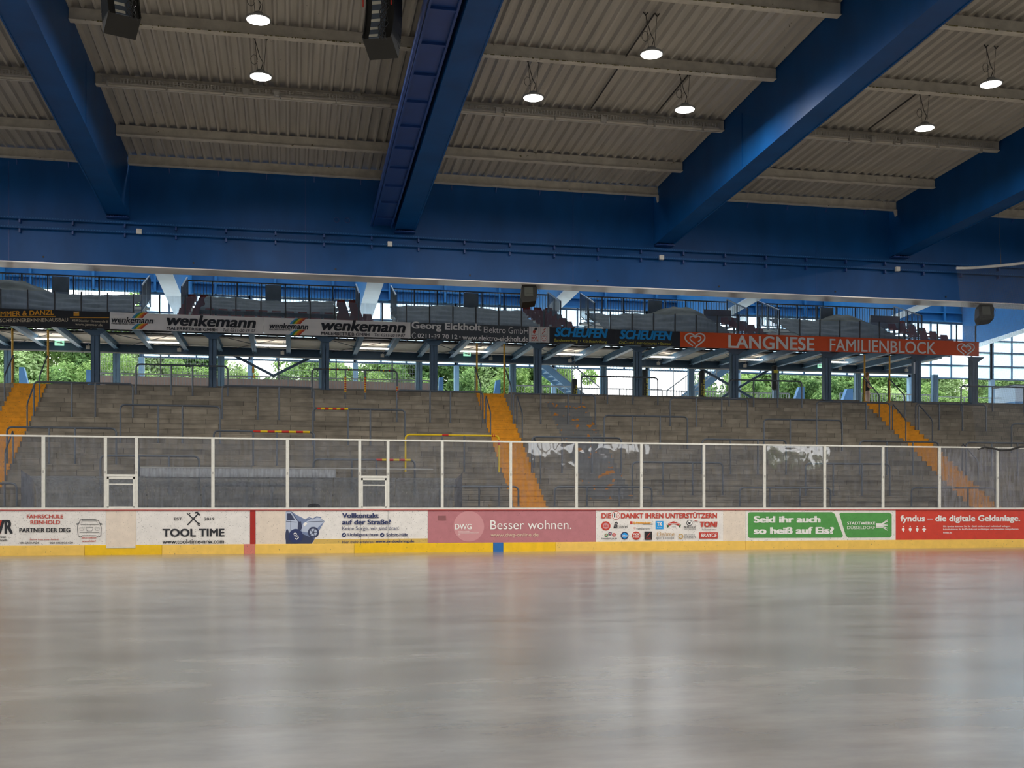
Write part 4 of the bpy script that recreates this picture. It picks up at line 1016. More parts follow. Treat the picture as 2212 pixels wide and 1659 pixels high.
# things near the right end
X = XP(1963, 41.2)
tag(MB().lathe([(.10, 0), (.17, .03), (.18, .14), (.13, .24), (.05, .28)], (X, 41.2, 5.33), 14).tube([(X-.08, 41.2, 5.55), (X, 41.2, 5.68), (X+.08, 41.2, 5.55)], .012, 6).build('sports_bag', BLACK), 'black sports bag on the concourse beside the ninth column', 'bag')
X0, X1 = XP(2193, 45), XP(2230, 45)
t = thing('cabin', (X0, 45, 5.33), 'pale cabin with blue lower half at the right edge', 'cabin')
MB().box(X0, X1, 45, 46.5, 5.33, 6.2).build('lower_panel', mat('cabin_blue', srgb(100, 150, 200), .5), t); MB().box(X0, X1, 45, 46.5, 6.2, 6.95).build('upper_panel', PALEB, t); MB().box(X0-.05, X1+.05, 44.95, 46.55, 6.95, 7.0).build('roof', DARK, t)
# notice on the ninth column
tag(MB().box(24.44-.20, 24.44-.14, YC-.17, YC-.155, 6.55, 7.0).build('notice', flat('notice', (205, 215, 225))), 'small pale notice strip on the ninth column', 'notice')

# ------------------------------------------------------------------ dasher boards
ZT = 1.175; ZK = .255
def kick(px0, px1, m, label):
    a, b = XP(px0, YB), XP(px1, YB)
    tag(MB().prismx([(YB-.02, 0), (YB-.02, ZK-.01), (YB-.012, ZK), (YB+.06, ZK), (YB+.06, 0)], a+.003, b-.003).build('kick_plate', m), label, 'kick plate', 'kick plates along the boards')
kick(-90, 183, KPALE, 'faded yellow kick plate at the far left'); kick(183, 350, KSAT, 'bright yellow kick plate under the left gate'); kick(350, 527, KPALE, 'faded yellow kick plate under the tools advert'); kick(527, 551, KPINK, 'pink kick plate block below the red line')
kick(551, 765, KPALE, 'faded yellow kick plate under the crashed cars picture'); kick(765, 1065, KSAT, 'bright yellow kick plate left of the blue block'); kick(1065, 1087, KBLUE, 'blue kick plate block marking the line'); kick(1087, 1200, KSAT, 'bright yellow kick plate right of the blue block')
kick(1200, 1610, KPALE, 'faded yellow kick plate under the sponsors panel'); kick(1610, 2420, KPALE, 'faded yellow kick plate under the green and red adverts')
def board(px0, px1, m, label, name='advertising_board', cat='rink board', z0=ZK):
    a, b = XP(px0, YB), XP(px1, YB)
    t = thing(name, ((a+b)/2, YB, z0), label, cat, 'rink boards'); MB().box(a+.003, b-.003, YB, YB+.05, z0+.002, ZT-.022).build('panel', m, t)
    # screws
    mb = MB(); x = a+.15
    while x < b-.05:
        for z in (z0+.05, ZT-.06): mb.box(x-.005, x+.005, YB-.002, YB, z-.005, z+.005)
        x += .42
    mb.build('screws', DARK, t)
    return Sign(t, YB)
s = board(-90, 229, BW, 'white driving school board with a line drawing of a car')
s.text('VR', -10, 28, 1138, 30, INK, .04); s.poly([(-8, 1152), (2, 1152), (6, 1124), (-2, 1124)], RINK)
s.text('Herzen', -10, 13, 1159.5, 5, INK, .01); s.text('Düsseldorfs', -22, 16, 1166.5, 5, INK, .01)
s.text('FAHRSCHULE', 58, 137, 1115.5, 8.5, RINK, .02); s.text('REINHOLD', 66, 130, 1128, 8.5, RINK, .02); s.text('PARTNER DER DEG', 42, 152, 1145, 9.5, INK, .03)
s.text('Drive into your future!', 65, 128, 1165.5, 4.5, RINK, .01); s.text('VIR-GROUP.DE', 42, 85, 1172.5, 4, INK, .01); s.text('0211/83025420', 108, 158, 1172.5, 4, INK, .01)
s.text('Jetzt online', 176, 208, 1162, 4.5, RINK, .01); s.text('anmelden!', 178, 207, 1168.5, 4, RINK, .01)
s.line([(168, 1136), (170, 1131), (174, 1123), (184, 1122), (203, 1122), (213, 1124), (217, 1133), (219, 1140), (218, 1157), (212, 1160), (208, 1157), (178, 1157), (174, 1160), (169, 1157), (168, 1145)], 1.1, INK, 'car_outline', True)
s.line([(174, 1133), (178, 1125), (208, 1125), (213, 1133)], .8, INK, 'car_outline', True); s.line([(168, 1134), (165, 1132), (167, 1130), (171, 1132)], 1, INK, 'car_outline'); s.line([(217, 1134), (221, 1132), (219, 1130), (215, 1132)], 1, INK, 'car_outline'); s.line([(172, 1150), (214, 1150)], .8, INK, 'car_outline')
s.line([(172, 1140), (182, 1140), (180, 1145), (173, 1145)], .8, INK, 'car_outline', True); s.line([(205, 1140), (215, 1140), (214, 1145), (207, 1145)], .8, INK, 'car_outline', True); s.line([(186, 1139), (201, 1139), (199, 1147), (188, 1147)], .8, INK, 'car_outline', True)
s = board(229, 294, BBEIGE, 'plain beige gate board left of the tools advert', 'gate_board')
MB().box(XP(230, YB), XP(293, YB), YB-.035, YB-.02, .18, .20).build('gate_sill', WHITEM, s.p)
MB().box(XP(230, YB), XP(293, YB), YB-.028, YB-.021, .20, .27).build('lower_panel', BBEIGE, s.p)
s = board(294, 540, BW, 'white board with crossed hammer and spanner in black')
s.text('EST.', 376, 395.5, 1121, 6, INK, .01); s.text('2019', 441, 463, 1121, 6, INK, .01); s.text('TOOL TIME', 351, 485, 1150.5, 17, INK, .03); s.text('www.tool-time-nrw.com', 351, 484, 1169.5, 10, INK, .012)
s.line([(405, 1134), (428, 1110)], 2.6, INK, 'tool_symbol'); s.line([(421, 1108), (426, 1107), (432, 1113)], 3.4, INK, 'tool_symbol'); s.line([(408, 1112), (430, 1132)], 2.2, INK, 'tool_symbol')
s.line([(404, 1108), (407, 1112), (411, 1108)], 2, INK, 'tool_symbol'); s.line([(430+2.6*math.cos(a), 1132.5+2.6*math.sin(a)) for a in [i*.6 for i in range(10)]], 1.4, INK, 'tool_symbol', True)
s = board(540, 552, BSTRIPE, 'narrow dark red board marking the line')
s = board(552, 924, BW, 'white board with crashed cars picture and blue lettering')
s.rect(553, 616, 1103, 1178, BBEIGE)
pic = [(617.5, 1105), (630, 1105), (640, 1112), (660, 1122), (690, 1117), (701, 1126), (671, 1178), (617.5, 1178)]
s.poly(pic[::-1], CARB, 'car_picture')
s.poly([(618, 1106), (629, 1106), (643, 1126), (648, 1146), (640, 1158), (618, 1158)][::-1], CARL, 'car_picture'); s.poly([(620, 1109), (628, 1109), (637, 1123), (620, 1124)][::-1], CARD, 'car_picture')
s.poly([(651, 1142), (655, 1130), (672, 1121), (690, 1117), (700, 1127), (684, 1142), (672, 1138), (664, 1150), (652, 1148)][::-1], CARL, 'car_picture')
s.poly([(617.5, 1160), (650, 1152), (680, 1164), (671, 1178), (617.5, 1178)][::-1], CARD, 'car_picture')
s.line([(630, 1106), (643, 1125), (650, 1130)], 1.2, CARD, 'car_picture'); s.line([(618, 1126), (641, 1128)], .8, CARD, 'car_picture'); s.line([(628, 1109), (628, 1157)], .7, CARD, 'car_picture')
s.poly([(644, 1128), (650, 1126), (653, 1140), (648, 1148), (643, 1142)][::-1], CARD, 'car_picture'); s.poly([(655, 1132), (661, 1127), (664, 1132), (657, 1137)][::-1], WINK, 'car_picture'); s.line([(660, 1122), (668, 1118), (676, 1121), (684, 1116), (694, 1118)], 2, CARB, 'car_picture'); s.line([(666, 1127), (698, 1126)], .8, CARD, 'car_picture')
s.ell(677, 1150, 12, CARD, 'wheel_picture'); s.ell(677, 1150, 8, CARL, 'wheel_picture'); s.ell(677, 1150, 2.4, CARD, 'wheel_picture')
for a in range(5): s.line([(677, 1150), (677+8*math.cos(a*1.257), 1150+8*math.sin(a*1.257))], 1.3, CARD, 'wheel_picture')
s.ell(620.5, 1158, 4, CARD, 'wheel_picture', r2=15)
s.ell(639, 1158, 15.5, NAVY, 'emblem'); s.line([(634, 1154), (637, 1151), (641, 1153), (639, 1157), (635, 1157)], 2, WINK, 'emblem'); s.line([(639, 1159), (643, 1157), (645, 1161), (641, 1165), (637, 1163)], 2, WINK, 'emblem')
s.poly([(680, 1164.5), (923.5, 1163), (923.5, 1175), (673, 1178)][::-1], BYEL, 'yellow_strip')
s.text('Vollkontakt', 739, 818, 1113.5, 10.5, NAVY, .035); s.text('auf der Straße?', 739, 844, 1127.5, 10.5, NAVY, .035); s.text('Keine Sorge, wir sind dran:', 739, 862, 1142, 10, NAVY, 0)
for cx in (743, 825.5): s.ell(cx, 1155.5, 4.6, NAVY); s.line([(cx-2, 1155.5), (cx-.5, 1157.5), (cx+2.4, 1153.5)], 1.1, WINK, 'tick')
s.text('Unfallgutachten', 751, 817, 1155.5, 8, NAVY, .02); s.text('Sofort-Hilfe', 834, 881, 1155, 7, NAVY, .02); s.text('Hier mehr erfahren!', 739, 808, 1170.5, 6.5, NAVY, 0); s.text('www.sv-doehring.de', 811, 894.5, 1169.7, 7.5, NAVY, .02)
for x in (779, 838): s.line([(x, 1102), (x, 1178)], .5, SGREY, 'gate_joint')
s = board(924, 1287, BMAUVE, 'mauve housing advert with a pink disc and white lettering')
s.ell(1012.7, 1137, 33, PINKC, 'pink_disc', 40); s.text('DWG', 982.6, 1018.5, 1137.7, 12, WINK, .015); s.text('DÜSSELDORFER', 990, 1014, 1147.5, 2, WINK); s.text('WOHNUNGSGENOSSENSCHAFT', 990, 1034, 1151, 2, WINK); s.text('EG', 990, 994, 1155, 2, WINK)
s.text('Besser wohnen.', 1059, 1234, 1133.5, 19.5, WINK, -.002); s.text('www.dwg-online.de', 1060, 1163, 1156.5, 9.5, CRM, 0); s.rect(946, 963, 1114, 1124, mat('smudge', srgb(140, 88, 90), .6), 'tape_mark')
s = board(1287, 1611, BW, 'white sponsors board crowded with small logos')
s.rect(1562, 1610, 1102, 1169, BBEIGE)
s.text('DIE', 1299, 1320, 1114, 11, RINK, .03); s.text('DANKT IHREN UNTERSTÜTZERN', 1341, 1548.5, 1112.8, 13.5, RINK, .03)
s.ell(1330.7, 1113.7, 9, RINK, 'crest'); s.ell(1330.7, 1113.7, 7.8, WINK, 'crest'); s.rect(1326, 1329, 1108.5, 1118, INK, 'crest'); s.line([(1331, 1119), (1333, 1114), (1331, 1111), (1335, 1109), (1336, 1114), (1334, 1119)], 1.3, RINK, 'crest')
s.ell(1308.6, 1136, 10, RINK, 'logo'); s.ell(1308.6, 1136, 6.5, PINKC, 'logo'); s.poly([(1304, 1138), (1306, 1133), (1308.6, 1136), (1311, 1133), (1313, 1138)], RINK, 'logo')
s.text('Bäckerei', 1325, 1356, 1137, 8, INK, 0, .3); s.text('B', 1325, 1334, 1134, 12, INK, 0, .3)
s.text('Schwerdtner', 1366, 1407, 1129, 5, ORN, .04, .3); s.rect(1361, 1366, 1126, 1132, RINK, 'logo'); s.rect(1388, 1410, 1131.5, 1133, INK, 'logo'); s.text('rawdiamant', 1375, 1403, 1141.5, 4.5, SGREY, 0); s.line([(1368, 1140), (1370, 1143), (1373, 1140), (1370.5, 1139)], .7, RINK, 'logo', True)
s.rect(1416, 1433, 1125.6, 1143, SKY, 'logo'); s.text('TK', 1418.5, 1430, 1132, 8, WINK, .04); s.text('Die Techniker', 1419, 1430, 1139.5, 2, WINK)
s.poly([(1443, 1131), (1455, 1126), (1468, 1131), (1467, 1136), (1455, 1131), (1444, 1136)], RINK, 'logo'); s.text('moscovsky', 1445, 1466, 1131, 3.4, WINK, .01); s.poly([(1440, 1133), (1446, 1136), (1442, 1140)], DGRN, 'logo'); s.poly([(1471, 1133), (1465, 1136), (1469, 1140)], DGRN, 'logo'); s.text('HOTEL', 1451, 1460, 1138, 2, INK)
s.ell(1489, 1129.5, 6.2, INK, 'logo'); s.ell(1489, 1129.5, 5, WINK, 'logo'); s.poly([(1486, 1126), (1487, 1133), (1491, 1133), (1492, 1126), (1489, 1129)], INK, 'logo'); s.text('PROMOLUCHS', 1477, 1502, 1138.5, 4.5, INK, .01); s.text('EVENTS & MERCHANDISE', 1477, 1502, 1143, 2, INK); s.ell(1503, 1124.5, 6, WINK, 'logo', r2=2.2); s.text('BELL', 1499.5, 1507, 1124.5, 2.5, RINK, .02)
s.text('TONI', 1511, 1549, 1132.5, 12, RINK, .05, .1); s.text('Ein Düsseldorfer Genuss', 1516, 1545, 1143.5, 3.5, INK, 0, .3)
for x, y, c in ((1309.6, 1156, GRN), (1317.5, 1152.5, NAVY), (1326, 1155, RINK)): s.ell(x, y, 3.6, c, 'logo'); s.ell(x, y, 2, PINKC, 'logo')
s.text('Kommunikation mit Sinn', 1299, 1332, 1162.8, 3, INK, .01)
s.ell(1349, 1157, 8.2, NAVY, 'logo'); s.ell(1349, 1157, 6, SKY, 'logo'); s.text('Schlösser', 1342.5, 1355.5, 1157, 4, WINK, .02); s.ell(1374, 1157, 9, RINK, 'logo'); s.text('PICK', 1367, 1381, 1154, 4.5, WINK, .03); s.text('NICK', 1368, 1380, 1160, 3.5, WINK, .02)
s.rect(1392, 1408, 1148, 1166, SBLK, 'logo'); s.line([(1396, 1160), (1404, 1151)], 1.6, RINK, 'logo'); s.text('BURGER', 1395, 1405, 1163, 2.5, RINK)
s.text('Oehme', 1418, 1456, 1153, 10, TAN, 0, .1); s.text('BROT & KUCHEN', 1417.5, 1455, 1162.3, 3.5, SGREY, 0)
s.line([(1470+4.6*math.cos(a*.5), 1158.5+4.6*math.sin(a*.5)) for a in range(12)], 1.8, GOLD, 'logo', True); s.text('BÄCKEREI', 1478, 1500, 1155, 2.5, SGREY); s.text('DRESEN', 1477.5, 1502, 1160, 5, SGREY, 0)
s.rect(1510, 1550, 1149.8, 1163, RINK, 'logo'); s.text('BRAYCE', 1513, 1547.5, 1156.3, 8, WINK, .02, .15)
s = board(1611, 1935, BW, 'white board with two green utility company fields')
s.poly([(1616, 1109), (1619, 1106.5), (1797, 1106.5), (1803, 1110), (1821, 1157), (1818, 1161.5), (1619, 1162), (1616, 1159)][::-1], BGREEN, 'green_field'); s.poly([(1813, 1110), (1816, 1107.5), (1921, 1107.5), (1926, 1111), (1926, 1157), (1922, 1161), (1832, 1161.5), (1827, 1157)][::-1], BGREEN, 'green_field')
s.text('Seid ihr auch', 1627.5, 1772, 1121.8, 14.5, WINK, .045); s.text('so heiß auf Eis?', 1627.5, 1801, 1146, 15, WINK, .045)
s.text('STADTWERKE', 1829.5, 1890, 1130, 6.5, WINK, .02); s.text('DÜSSELDORF', 1829.5, 1890, 1139, 8, WINK, 0)
for a, b in ((1122.5, 1131), (1125.5, 1132.5), (1132, 1134), (1134.5, 1135.5), (1141, 1137), (1145.5, 1139)): s.line([(1892, b), (1905, b), (1917, a)], 1.6, WINK, 'ray_logo')
s = board(1935, 2420, BRED, 'red investment advert with white lettering at the right edge')
s.text('fyndus – die digitale Geldanlage.', 1944.6, 2203, 1121.5, 17, WINK, .025); s.text('Mit fyndus können Sie Ihr Geld einfach und individuell anlegen.', 2036.7, 2182, 1137.3, 4.6, WINK, .008)
s.text('Individualisieren Sie Ihr Portfolio mit nachhaltigen und innovativen Anlagethemen.', 2036.7, 2200, 1143.5, 4.6, WINK, .008); s.text('fyndus.de', 2036.7, 2055.7, 1151, 4.5, WINK, .01)
for x in (1951, 1966, 1981, 1996):
    s.ell(x, 1137.5, 1.3, WINK, 'icon', 10); s.ell(x, 1143.6, 3 if x != 1996 else 4, WINK, 'icon', 12, r2=3.6 if x != 1996 else 2.6); s.rect(x-1, x+1, 1146, 1149, WINK, 'icon')
# cap and sill
XA, XB = XP(-90, YB), XP(2420, YB)
tag(MB().box(XA, XB, YB-.03, YB+.06, ZT-.022, ZT-.002).build('board_cap', CAPRED), 'thin red cap strip along the top of the boards', 'board cap')
tag(MB().box(XA, XB, YB-.02, YB+.08, ZT-.001, ZT+.05).build('glass_sill', WHITEM), 'white metal sill carrying the rink glass', 'sill')
# dark scrape on the kick plate right
# ------------------------------------------------------------------ rink glass
ZGT = ZP(1106, 953.5, YB)
gp = [-60, 94, 228, 295, 460, 621, 777, 838, 955, 1103, 1245, 1385, 1520, 1651, 1781, 1907, 2029, 2154, 2290]
zz0 = ZT+.05
for i, p in enumerate(gp):
    X = XP(p, YB+.02); hw = .038 if p not in (94, 460, 621) else .042
    t = thing('glass_support', (X, YB+.02, zz0), 'white upright post of the rink glass, %s from the left' % ORD[i+1], 'glass post', 'white posts of the rink glass')
    MB().box(X-hw, X+hw, YB-.01, YB+.05, zz0, ZGT).box(X-hw*.45, X+hw*.45, YB-.022, YB-.01, zz0, ZGT).build('post', WHITEM, t)
    mb = MB(); z = zz0+.1
    while z < ZGT: mb.box(X-hw*.8, X-hw*.6, YB-.013, YB-.01, z, z+.015).box(X+hw*.6, X+hw*.8, YB-.013, YB-.01, z, z+.015); z += .3
    mb.box(X-.018, X+.018, YB-.03, YB-.02, zz0+(ZGT-zz0)*.5-.04, zz0+(ZGT-zz0)*.5+.03)
    mb.build('clips', TRAY, t)
paneN = ['over the driving school lettering', 'over the car drawing', 'upper light over the left gate', 'over the tools advert', 'over the crashed cars', 'left of the second gate', 'upper light over the right gate', 'just right of the second gate', 'over the pink disc', 'by the middle yellow stair', 'over the housing lettering end', 'over the first sponsor logos', 'over the last sponsor logos', 'over the first green field, leafy reflection', 'over the second green field', 'left of the red advert', 'hazy one left of the net edge', 'at the right picture edge']
for i in range(len(gp)-1):
    a, b = XP(gp[i], YB+.02)+.04, XP(gp[i+1], YB+.02)-.04; gate = i in (2, 6)
    zb = zz0 if not gate else 2.09
    m = GLASSH if i >= 16 else GLASS
    o = MB().box(a, b, YB+.016, YB+.024, zb, ZGT-.03).build('rink_glass_pane', m); o.rotation_euler = (R([.0, -.15, .1, .05][i % 4]), 0, R(random.uniform(-.25, .25)))
    tag(o, 'scratched pane of rink glass, ' + paneN[i], 'glass pane', 'rink glass panes')
    if gate:
        t = thing('glass_gate', ((a+b)/2, YB+.02, zz0), 'glazed gate in the rink glass, %s' % ('left one beside the tools advert' if i == 2 else 'right one over the blue lettering'), 'gate', 'glazed gates')
        MB().box(a-.01, b+.01, YB-.015, YB+.05, 2.03, 2.09).box(a, a+.045, YB-.012, YB+.04, zz0, 2.02).box(b-.045, b, YB-.012, YB+.04, zz0, 2.02).box(a, b, YB-.012, YB+.04, 1.97, 2.02).box(a, b, YB-.012, YB+.04, zz0, zz0+.03).box(a+.04, b-.04, YB-.012, YB+.03, 1.82, 1.85).build('gate_frame', WHITEM, t)
        MB().box(a+.05, b-.05, YB+.01, YB+.018, zz0+.03, 1.97).build('gate_pane', GLASS, t)
tag(MB().box(XA, XB, YB-.012, YB+.052, ZGT-.03, ZGT+.012).build('glass_top_rail', WHITEM), 'white rail along the top of the rink glass', 'top rail')

# ------------------------------------------------------------------ players' bench shelter
a, b = XP(64, 31), XP(986, 31)
t = thing('bench_shelter', ((a+b)/2, 31, 0), 'long curved plexiglass shelter over the players bench behind the glass', 'bench shelter')
prof = [(31.75, 0.0), (31.75, 1.45), (31.72, 1.62), (31.62, 1.80), (31.48, 1.93), (31.30, 2.02), (31.08, 2.06), (30.86, 2.07)]
pr2 = [(y-.008, z-.008) for y, z in prof[::-1]]
def hood(x0, x1, pr, nm, m):
    vs = [(x0, y, z) for y, z in pr] + [(x1, y, z) for y, z in pr]; n = len(pr)
    return MB().add(vs, [(i, n+i, n+i+1, i+1) for i in range(n-1)], True).build(nm, m, t)
joints = [a, XP(208, 31), XP(310, 31), XP(430, 31), XP(581, 31), XP(721, 31), XP(857, 31), b]
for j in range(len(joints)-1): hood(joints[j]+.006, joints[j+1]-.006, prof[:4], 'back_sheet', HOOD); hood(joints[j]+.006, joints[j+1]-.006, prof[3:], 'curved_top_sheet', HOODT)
for x, s_ in ((a, -1), (b, 1)):
    MB().prismx([(30.3, .0), (30.3, 2.2), (31.75, 2.02), (31.75, 0)][::-1], x-.006+s_*.05, x+.006+s_*.05).build('end_panel', GLASSH, t)
x0, x1 = XP(303, 30.9), XP(725, 30.9)
MB().box(x0, x1, 30.86, 30.875, 2.07, 2.30).build('frosted_strip', FROST, t)
MB().box(x0, XP(935, 30.9), 30.85, 30.88, 2.31, 2.34).build('strip_rail', TRAY, t)
mb = MB()
for j in joints[1:-1]: mb.box(j-.012, j+.012, 31.70, 31.74, 1.55, 1.60).box(j-.008, j+.008, 30.88, 30.90, 2.045, 2.07)
for px, py in ((310, 1051), (428, 1051), (721, 1049), (856, 1049), (581, 1051), (190, 1053)): 
    X, Z = XP(px, 31.74), ZP(px, py, 31.74); mb.box(X-.016, X+.016, 31.735, 31.748, Z-.016, Z+.016)
mb.build('fixings', BLACK, t)
x0, x1 = XP(487, 31.7), XP(549, 31.7); z0, z1 = ZP(520, 1072, 31.7), ZP(520, 1041, 31.7)
h = MB().box(x0, x1, 31.68, 31.70, z1-.03, z1).box(x0, x0+.02, 31.68, 31.70, z0, z1).box(x1-.02, x1, 31.68, 31.70, z0, z1).build('hatch_frame', DARK, t)
MB().box(x0+.02, x1-.02, 31.685, 31.695, z0, z1-.03).build('hatch_pane', glass_mat('hatch_glass', .35, haze_col=(.35, .45, .75), streak=.5), h)
# bench
t = thing('players_bench', ((a+b)/2, 31.3, 0), 'long dark players bench under the shelter, hidden behind the boards', 'bench')
MB().box(a+.3, b-.3, 31.1, 31.5, .62, .66).build('seat_board', DARK, t)
mb = MB()
for q in range(8): x = a+.5+(b-a-1)*q/7; mb.box(x-.03, x+.03, 31.15, 31.45, 0, .62)
mb.build('supports', DARK, t)
X = XP(678, 30.4)
tag(MB().lathe([(.16, -.25), (.175, .0), (.16, .05), (.11, .085), (.02, .10)], (X, 30.4, ZP(678, 1087, 30.4)-.1), 20).lathe([(.16,-.9),(.16,-.25)], (X, 30.4, ZP(678,1087,30.4)-.1), 12).build('waste_bin', BLACK), 'black domed bin top peeking over the boards behind the glass', 'bin')
for px, c in ((555, (200, 185, 180)), (1057, (215, 190, 150))):
    X = XP(px, YB+.08); Z = ZP(px, 1092, YB)
    tag(MB().lathe([(.01, -.04), (.03, -.03), (.042, 0), (.03, .03), (.01, .04)], (X, YB+.07, Z), 12).build('door_knob', mat('knob%d' % px, srgb(*c), .4)), 'small pale round knob at the foot of the glass, %s' % ('by the shelter hatch' if px == 555 else 'left of the middle yellow stair'), 'knob', 'round knobs')

# ------------------------------------------------------------------ lamps
LAMPS = [(-.58, 20.56), (7.03, 20.56), (14.6, 20.56), (-.6, 22.98), (5.17, 22.98), (8.64, 22.98), (14.57, 22.98)]
lampL = ['topmost left round lamp beside the left speaker cluster', 'upper round lamp in the bay right of the central beam', 'upper of the two round lamps at the far right', 'lower left round lamp, below the topmost one', 'round lamp just right of the central beam', 'round lamp nearest the broad right beam', 'lower of the two round lamps at the far right']
EXTRA = [(-8.3, 20.56), (22.3, 20.56), (-8.3, 22.98), (22.3, 22.98)] + [(x, y) for x in (-15.9, -8.3, -.6, 7.0, 14.6, 22.3, 30) for y in (7.5, 3.0)]
def lamp(X, Y, label):
    Z = HC + 9.93 - SL*Y; t = thing('high_bay_lamp', (X, Y, Z), label, 'lamp', 'hanging high bay lamps')
    MB().lathe([(.215, 0), (.232, .012), (.232, .035), (.19, .05), (.10, .06), (.09, .13), (.05, .15)], (X, Y, Z), 28).build('housing', mat('lamp_grey', (.25, .25, .24), .4), t)
    MB().lathe([(.02, -.004), (.21, -.004), (.213, 0)], (X, Y, Z), 28).build('led_disc', LEDM, t)
    zr = zpur(Y)+PZ-.02; mb = MB()
    for dx in (-.10, .10):
        mb.tube([(X+dx*.6, Y, Z+.12), (X+dx*1.2, Y, zr)], .005, 4)
        mb.tube([(X+dx*1.2, Y, zr-.06), (X+dx*1.2-.05, Y, zr+.0)], .012, 5).tube([(X+dx*1.2, Y, zr-.06), (X+dx*1.2+.05, Y, zr+.0)], .012, 5)
    mb.build('suspension_wire', CABLE, t)
    MB().tube([(X, Y, Z+.14), (X+.05, Y, Z+.3), (X-.02, Y, Z+.42), (X-.12, Y, zr-.05)], .008, 5).tube([(X-.13+.07*math.cos(a*.6), Y, Z+.35+.10*math.sin(a*.6)) for a in range(11)], .005, 4).build('power_cable', CABLE, t)
    l = bpy.data.lights.new('lamp_light', 'AREA'); l.shape = 'DISK'; l.size = .42; l.energy = LAMP_W; l.color = (1, .96, .9); l.spread = R(175)
    lo = bpy.data.objects.new('lamp_light', l); COL.objects.link(lo); lo.location = (0, 0, -.03); lo.parent = t
    # conduit on the deck
for i, (x, y) in enumerate(LAMPS): lamp(x, y, lampL[i])
for i, (x, y) in enumerate(EXTRA): lamp(x, y, 'round high bay lamp overhead, %s row, %s from the left' % ({3.0: 'nearest', 7.5: 'second', 20.56: 'third', 22.98: 'hindmost'}[y], ORD[int((x+16.5)/7.6)+1]))
for (p0, p1) in (((9.05, 22.6), (9.05, 25.2)), ((5.0, 22.9), (4.6, 22.9)),):
    pass
for x, y0, y1, lb in ((7.1, 20.6, 25.2, 'dark conduit along the roof deck behind the upper lamp right of the central beam'), (8.75, 23.1, 25.2, 'dark conduit along the roof deck by the lamp nearest the right beam'), (14.4, 22.9, 25.2, 'dark conduit along the roof deck by the lower right lamps')):
    tag(MB().tube([(x, y0, zpur(y0)+PZ-.02), (x, y1, zpur(y1)+PZ-.02)], .018, 6).build('conduit', CABLE), lb, 'conduit', 'roof conduits')

# ------------------------------------------------------------------ loudspeakers
def line_array(px, pyb, Y, ang, label, n=6):
    X = XP(px, Y); zb = ZP(px, pyb, Y)
    t = thing('speaker_cluster', (X, Y, zb), label, 'loudspeaker', 'hanging speaker clusters'); t.rotation_euler = (0, 0, ang)
    w2 = .235; d2 = .22; h = .19
    y = 0; z = 0.10; tilt = R(-26); sides = MB(); back = MB(); strips = MB()
    for i in range(n):
        c, s = math.cos(tilt), math.sin(tilt)
        def P(x, yy, zz): return (x, y + yy*c - zz*s, z + yy*s + zz*c)
        def bxm(mb, x0, x1, y0, y1, z0, z1):
            vs = [P(x0,y0,z0),P(x1,y0,z0),P(x1,y1,z0),P(x0,y1,z0),P(x0,y0,z1),P(x1,y0,z1),P(x1,y1,z1),P(x0,y1,z1)]
            mb.add(vs, [(0,3,2,1),(4,5,6,7),(0,1,5,4),(1,2,6,5),(2,3,7,6),(3,0,4,7)])
        bxm(sides, -w2, w2, -d2, d2, 0, h*.97); bxm(sides, -w2-.02, -w2, -d2-.03, d2, .0, h); bxm(sides, w2, w2+.02, -d2-.03, d2, .0, h); bxm(back, -w2*.62, w2*.45, -d2-.012, -d2, .0, h*.96); bxm(strips, -w2*.62, w2*.05, -d2-.016, -d2, .03, .085)
        z += h*c; y -= h*s; tilt = min(0, tilt + R(6))
    def shift(mb, nm, m):
        mb.v = [(a+X, b+Y, c_+zb) for a, b, c_ in mb.v]; return mb.build(nm, m, t)
    shift(sides, 'cabinets', BLACKG); shift(back, 'rear_panel', mat('amp_blue', srgb(70, 80, 92), .5)); shift(strips, 'pale_slat', mat('slat', srgb(190, 186, 170), .5))
    mb = MB()
    for k in range(5):
        pts = []
        for i in range(14): pts.append((.06+.05*math.sin(i*1.3+k*2)+.02*k, -d2-.05-.02*math.cos(i+k)+(.018*i), .14+i*.065))
        mb.tube(pts, .008, 5)
    shift(mb, 'cables', CABLE)
    mb = MB()
    for dx in (-w2-.02, w2+.005): mb.box(dx, dx+.014, -d2+.02, -d2+.045, .75, 1.05)
    shift(mb, 'red_strap', REDT)
    mb = MB(); top = z+.02
    mb.box(-.34, .34, y-.03, y+.03, top, top+.05).box(-.34, -.28, y-.25, y+.25, top, top+.05).box(.28, .34, y-.25, y+.25, top, top+.05)
    zr = zpur(Y)+PZ-zb
    for dx in (-.3, .3): mb.tube([(dx, y, top), (dx*.5, y, zr)], .012, 5)
    shift(mb, 'rigging_frame', DARK)
line_array(264, 70, 18.6, R(20), 'black hanging speaker cluster at the top left corner'); line_array(822, 118, 18.6, R(-22), 'black hanging speaker cluster left of the central beam, with loose cables')
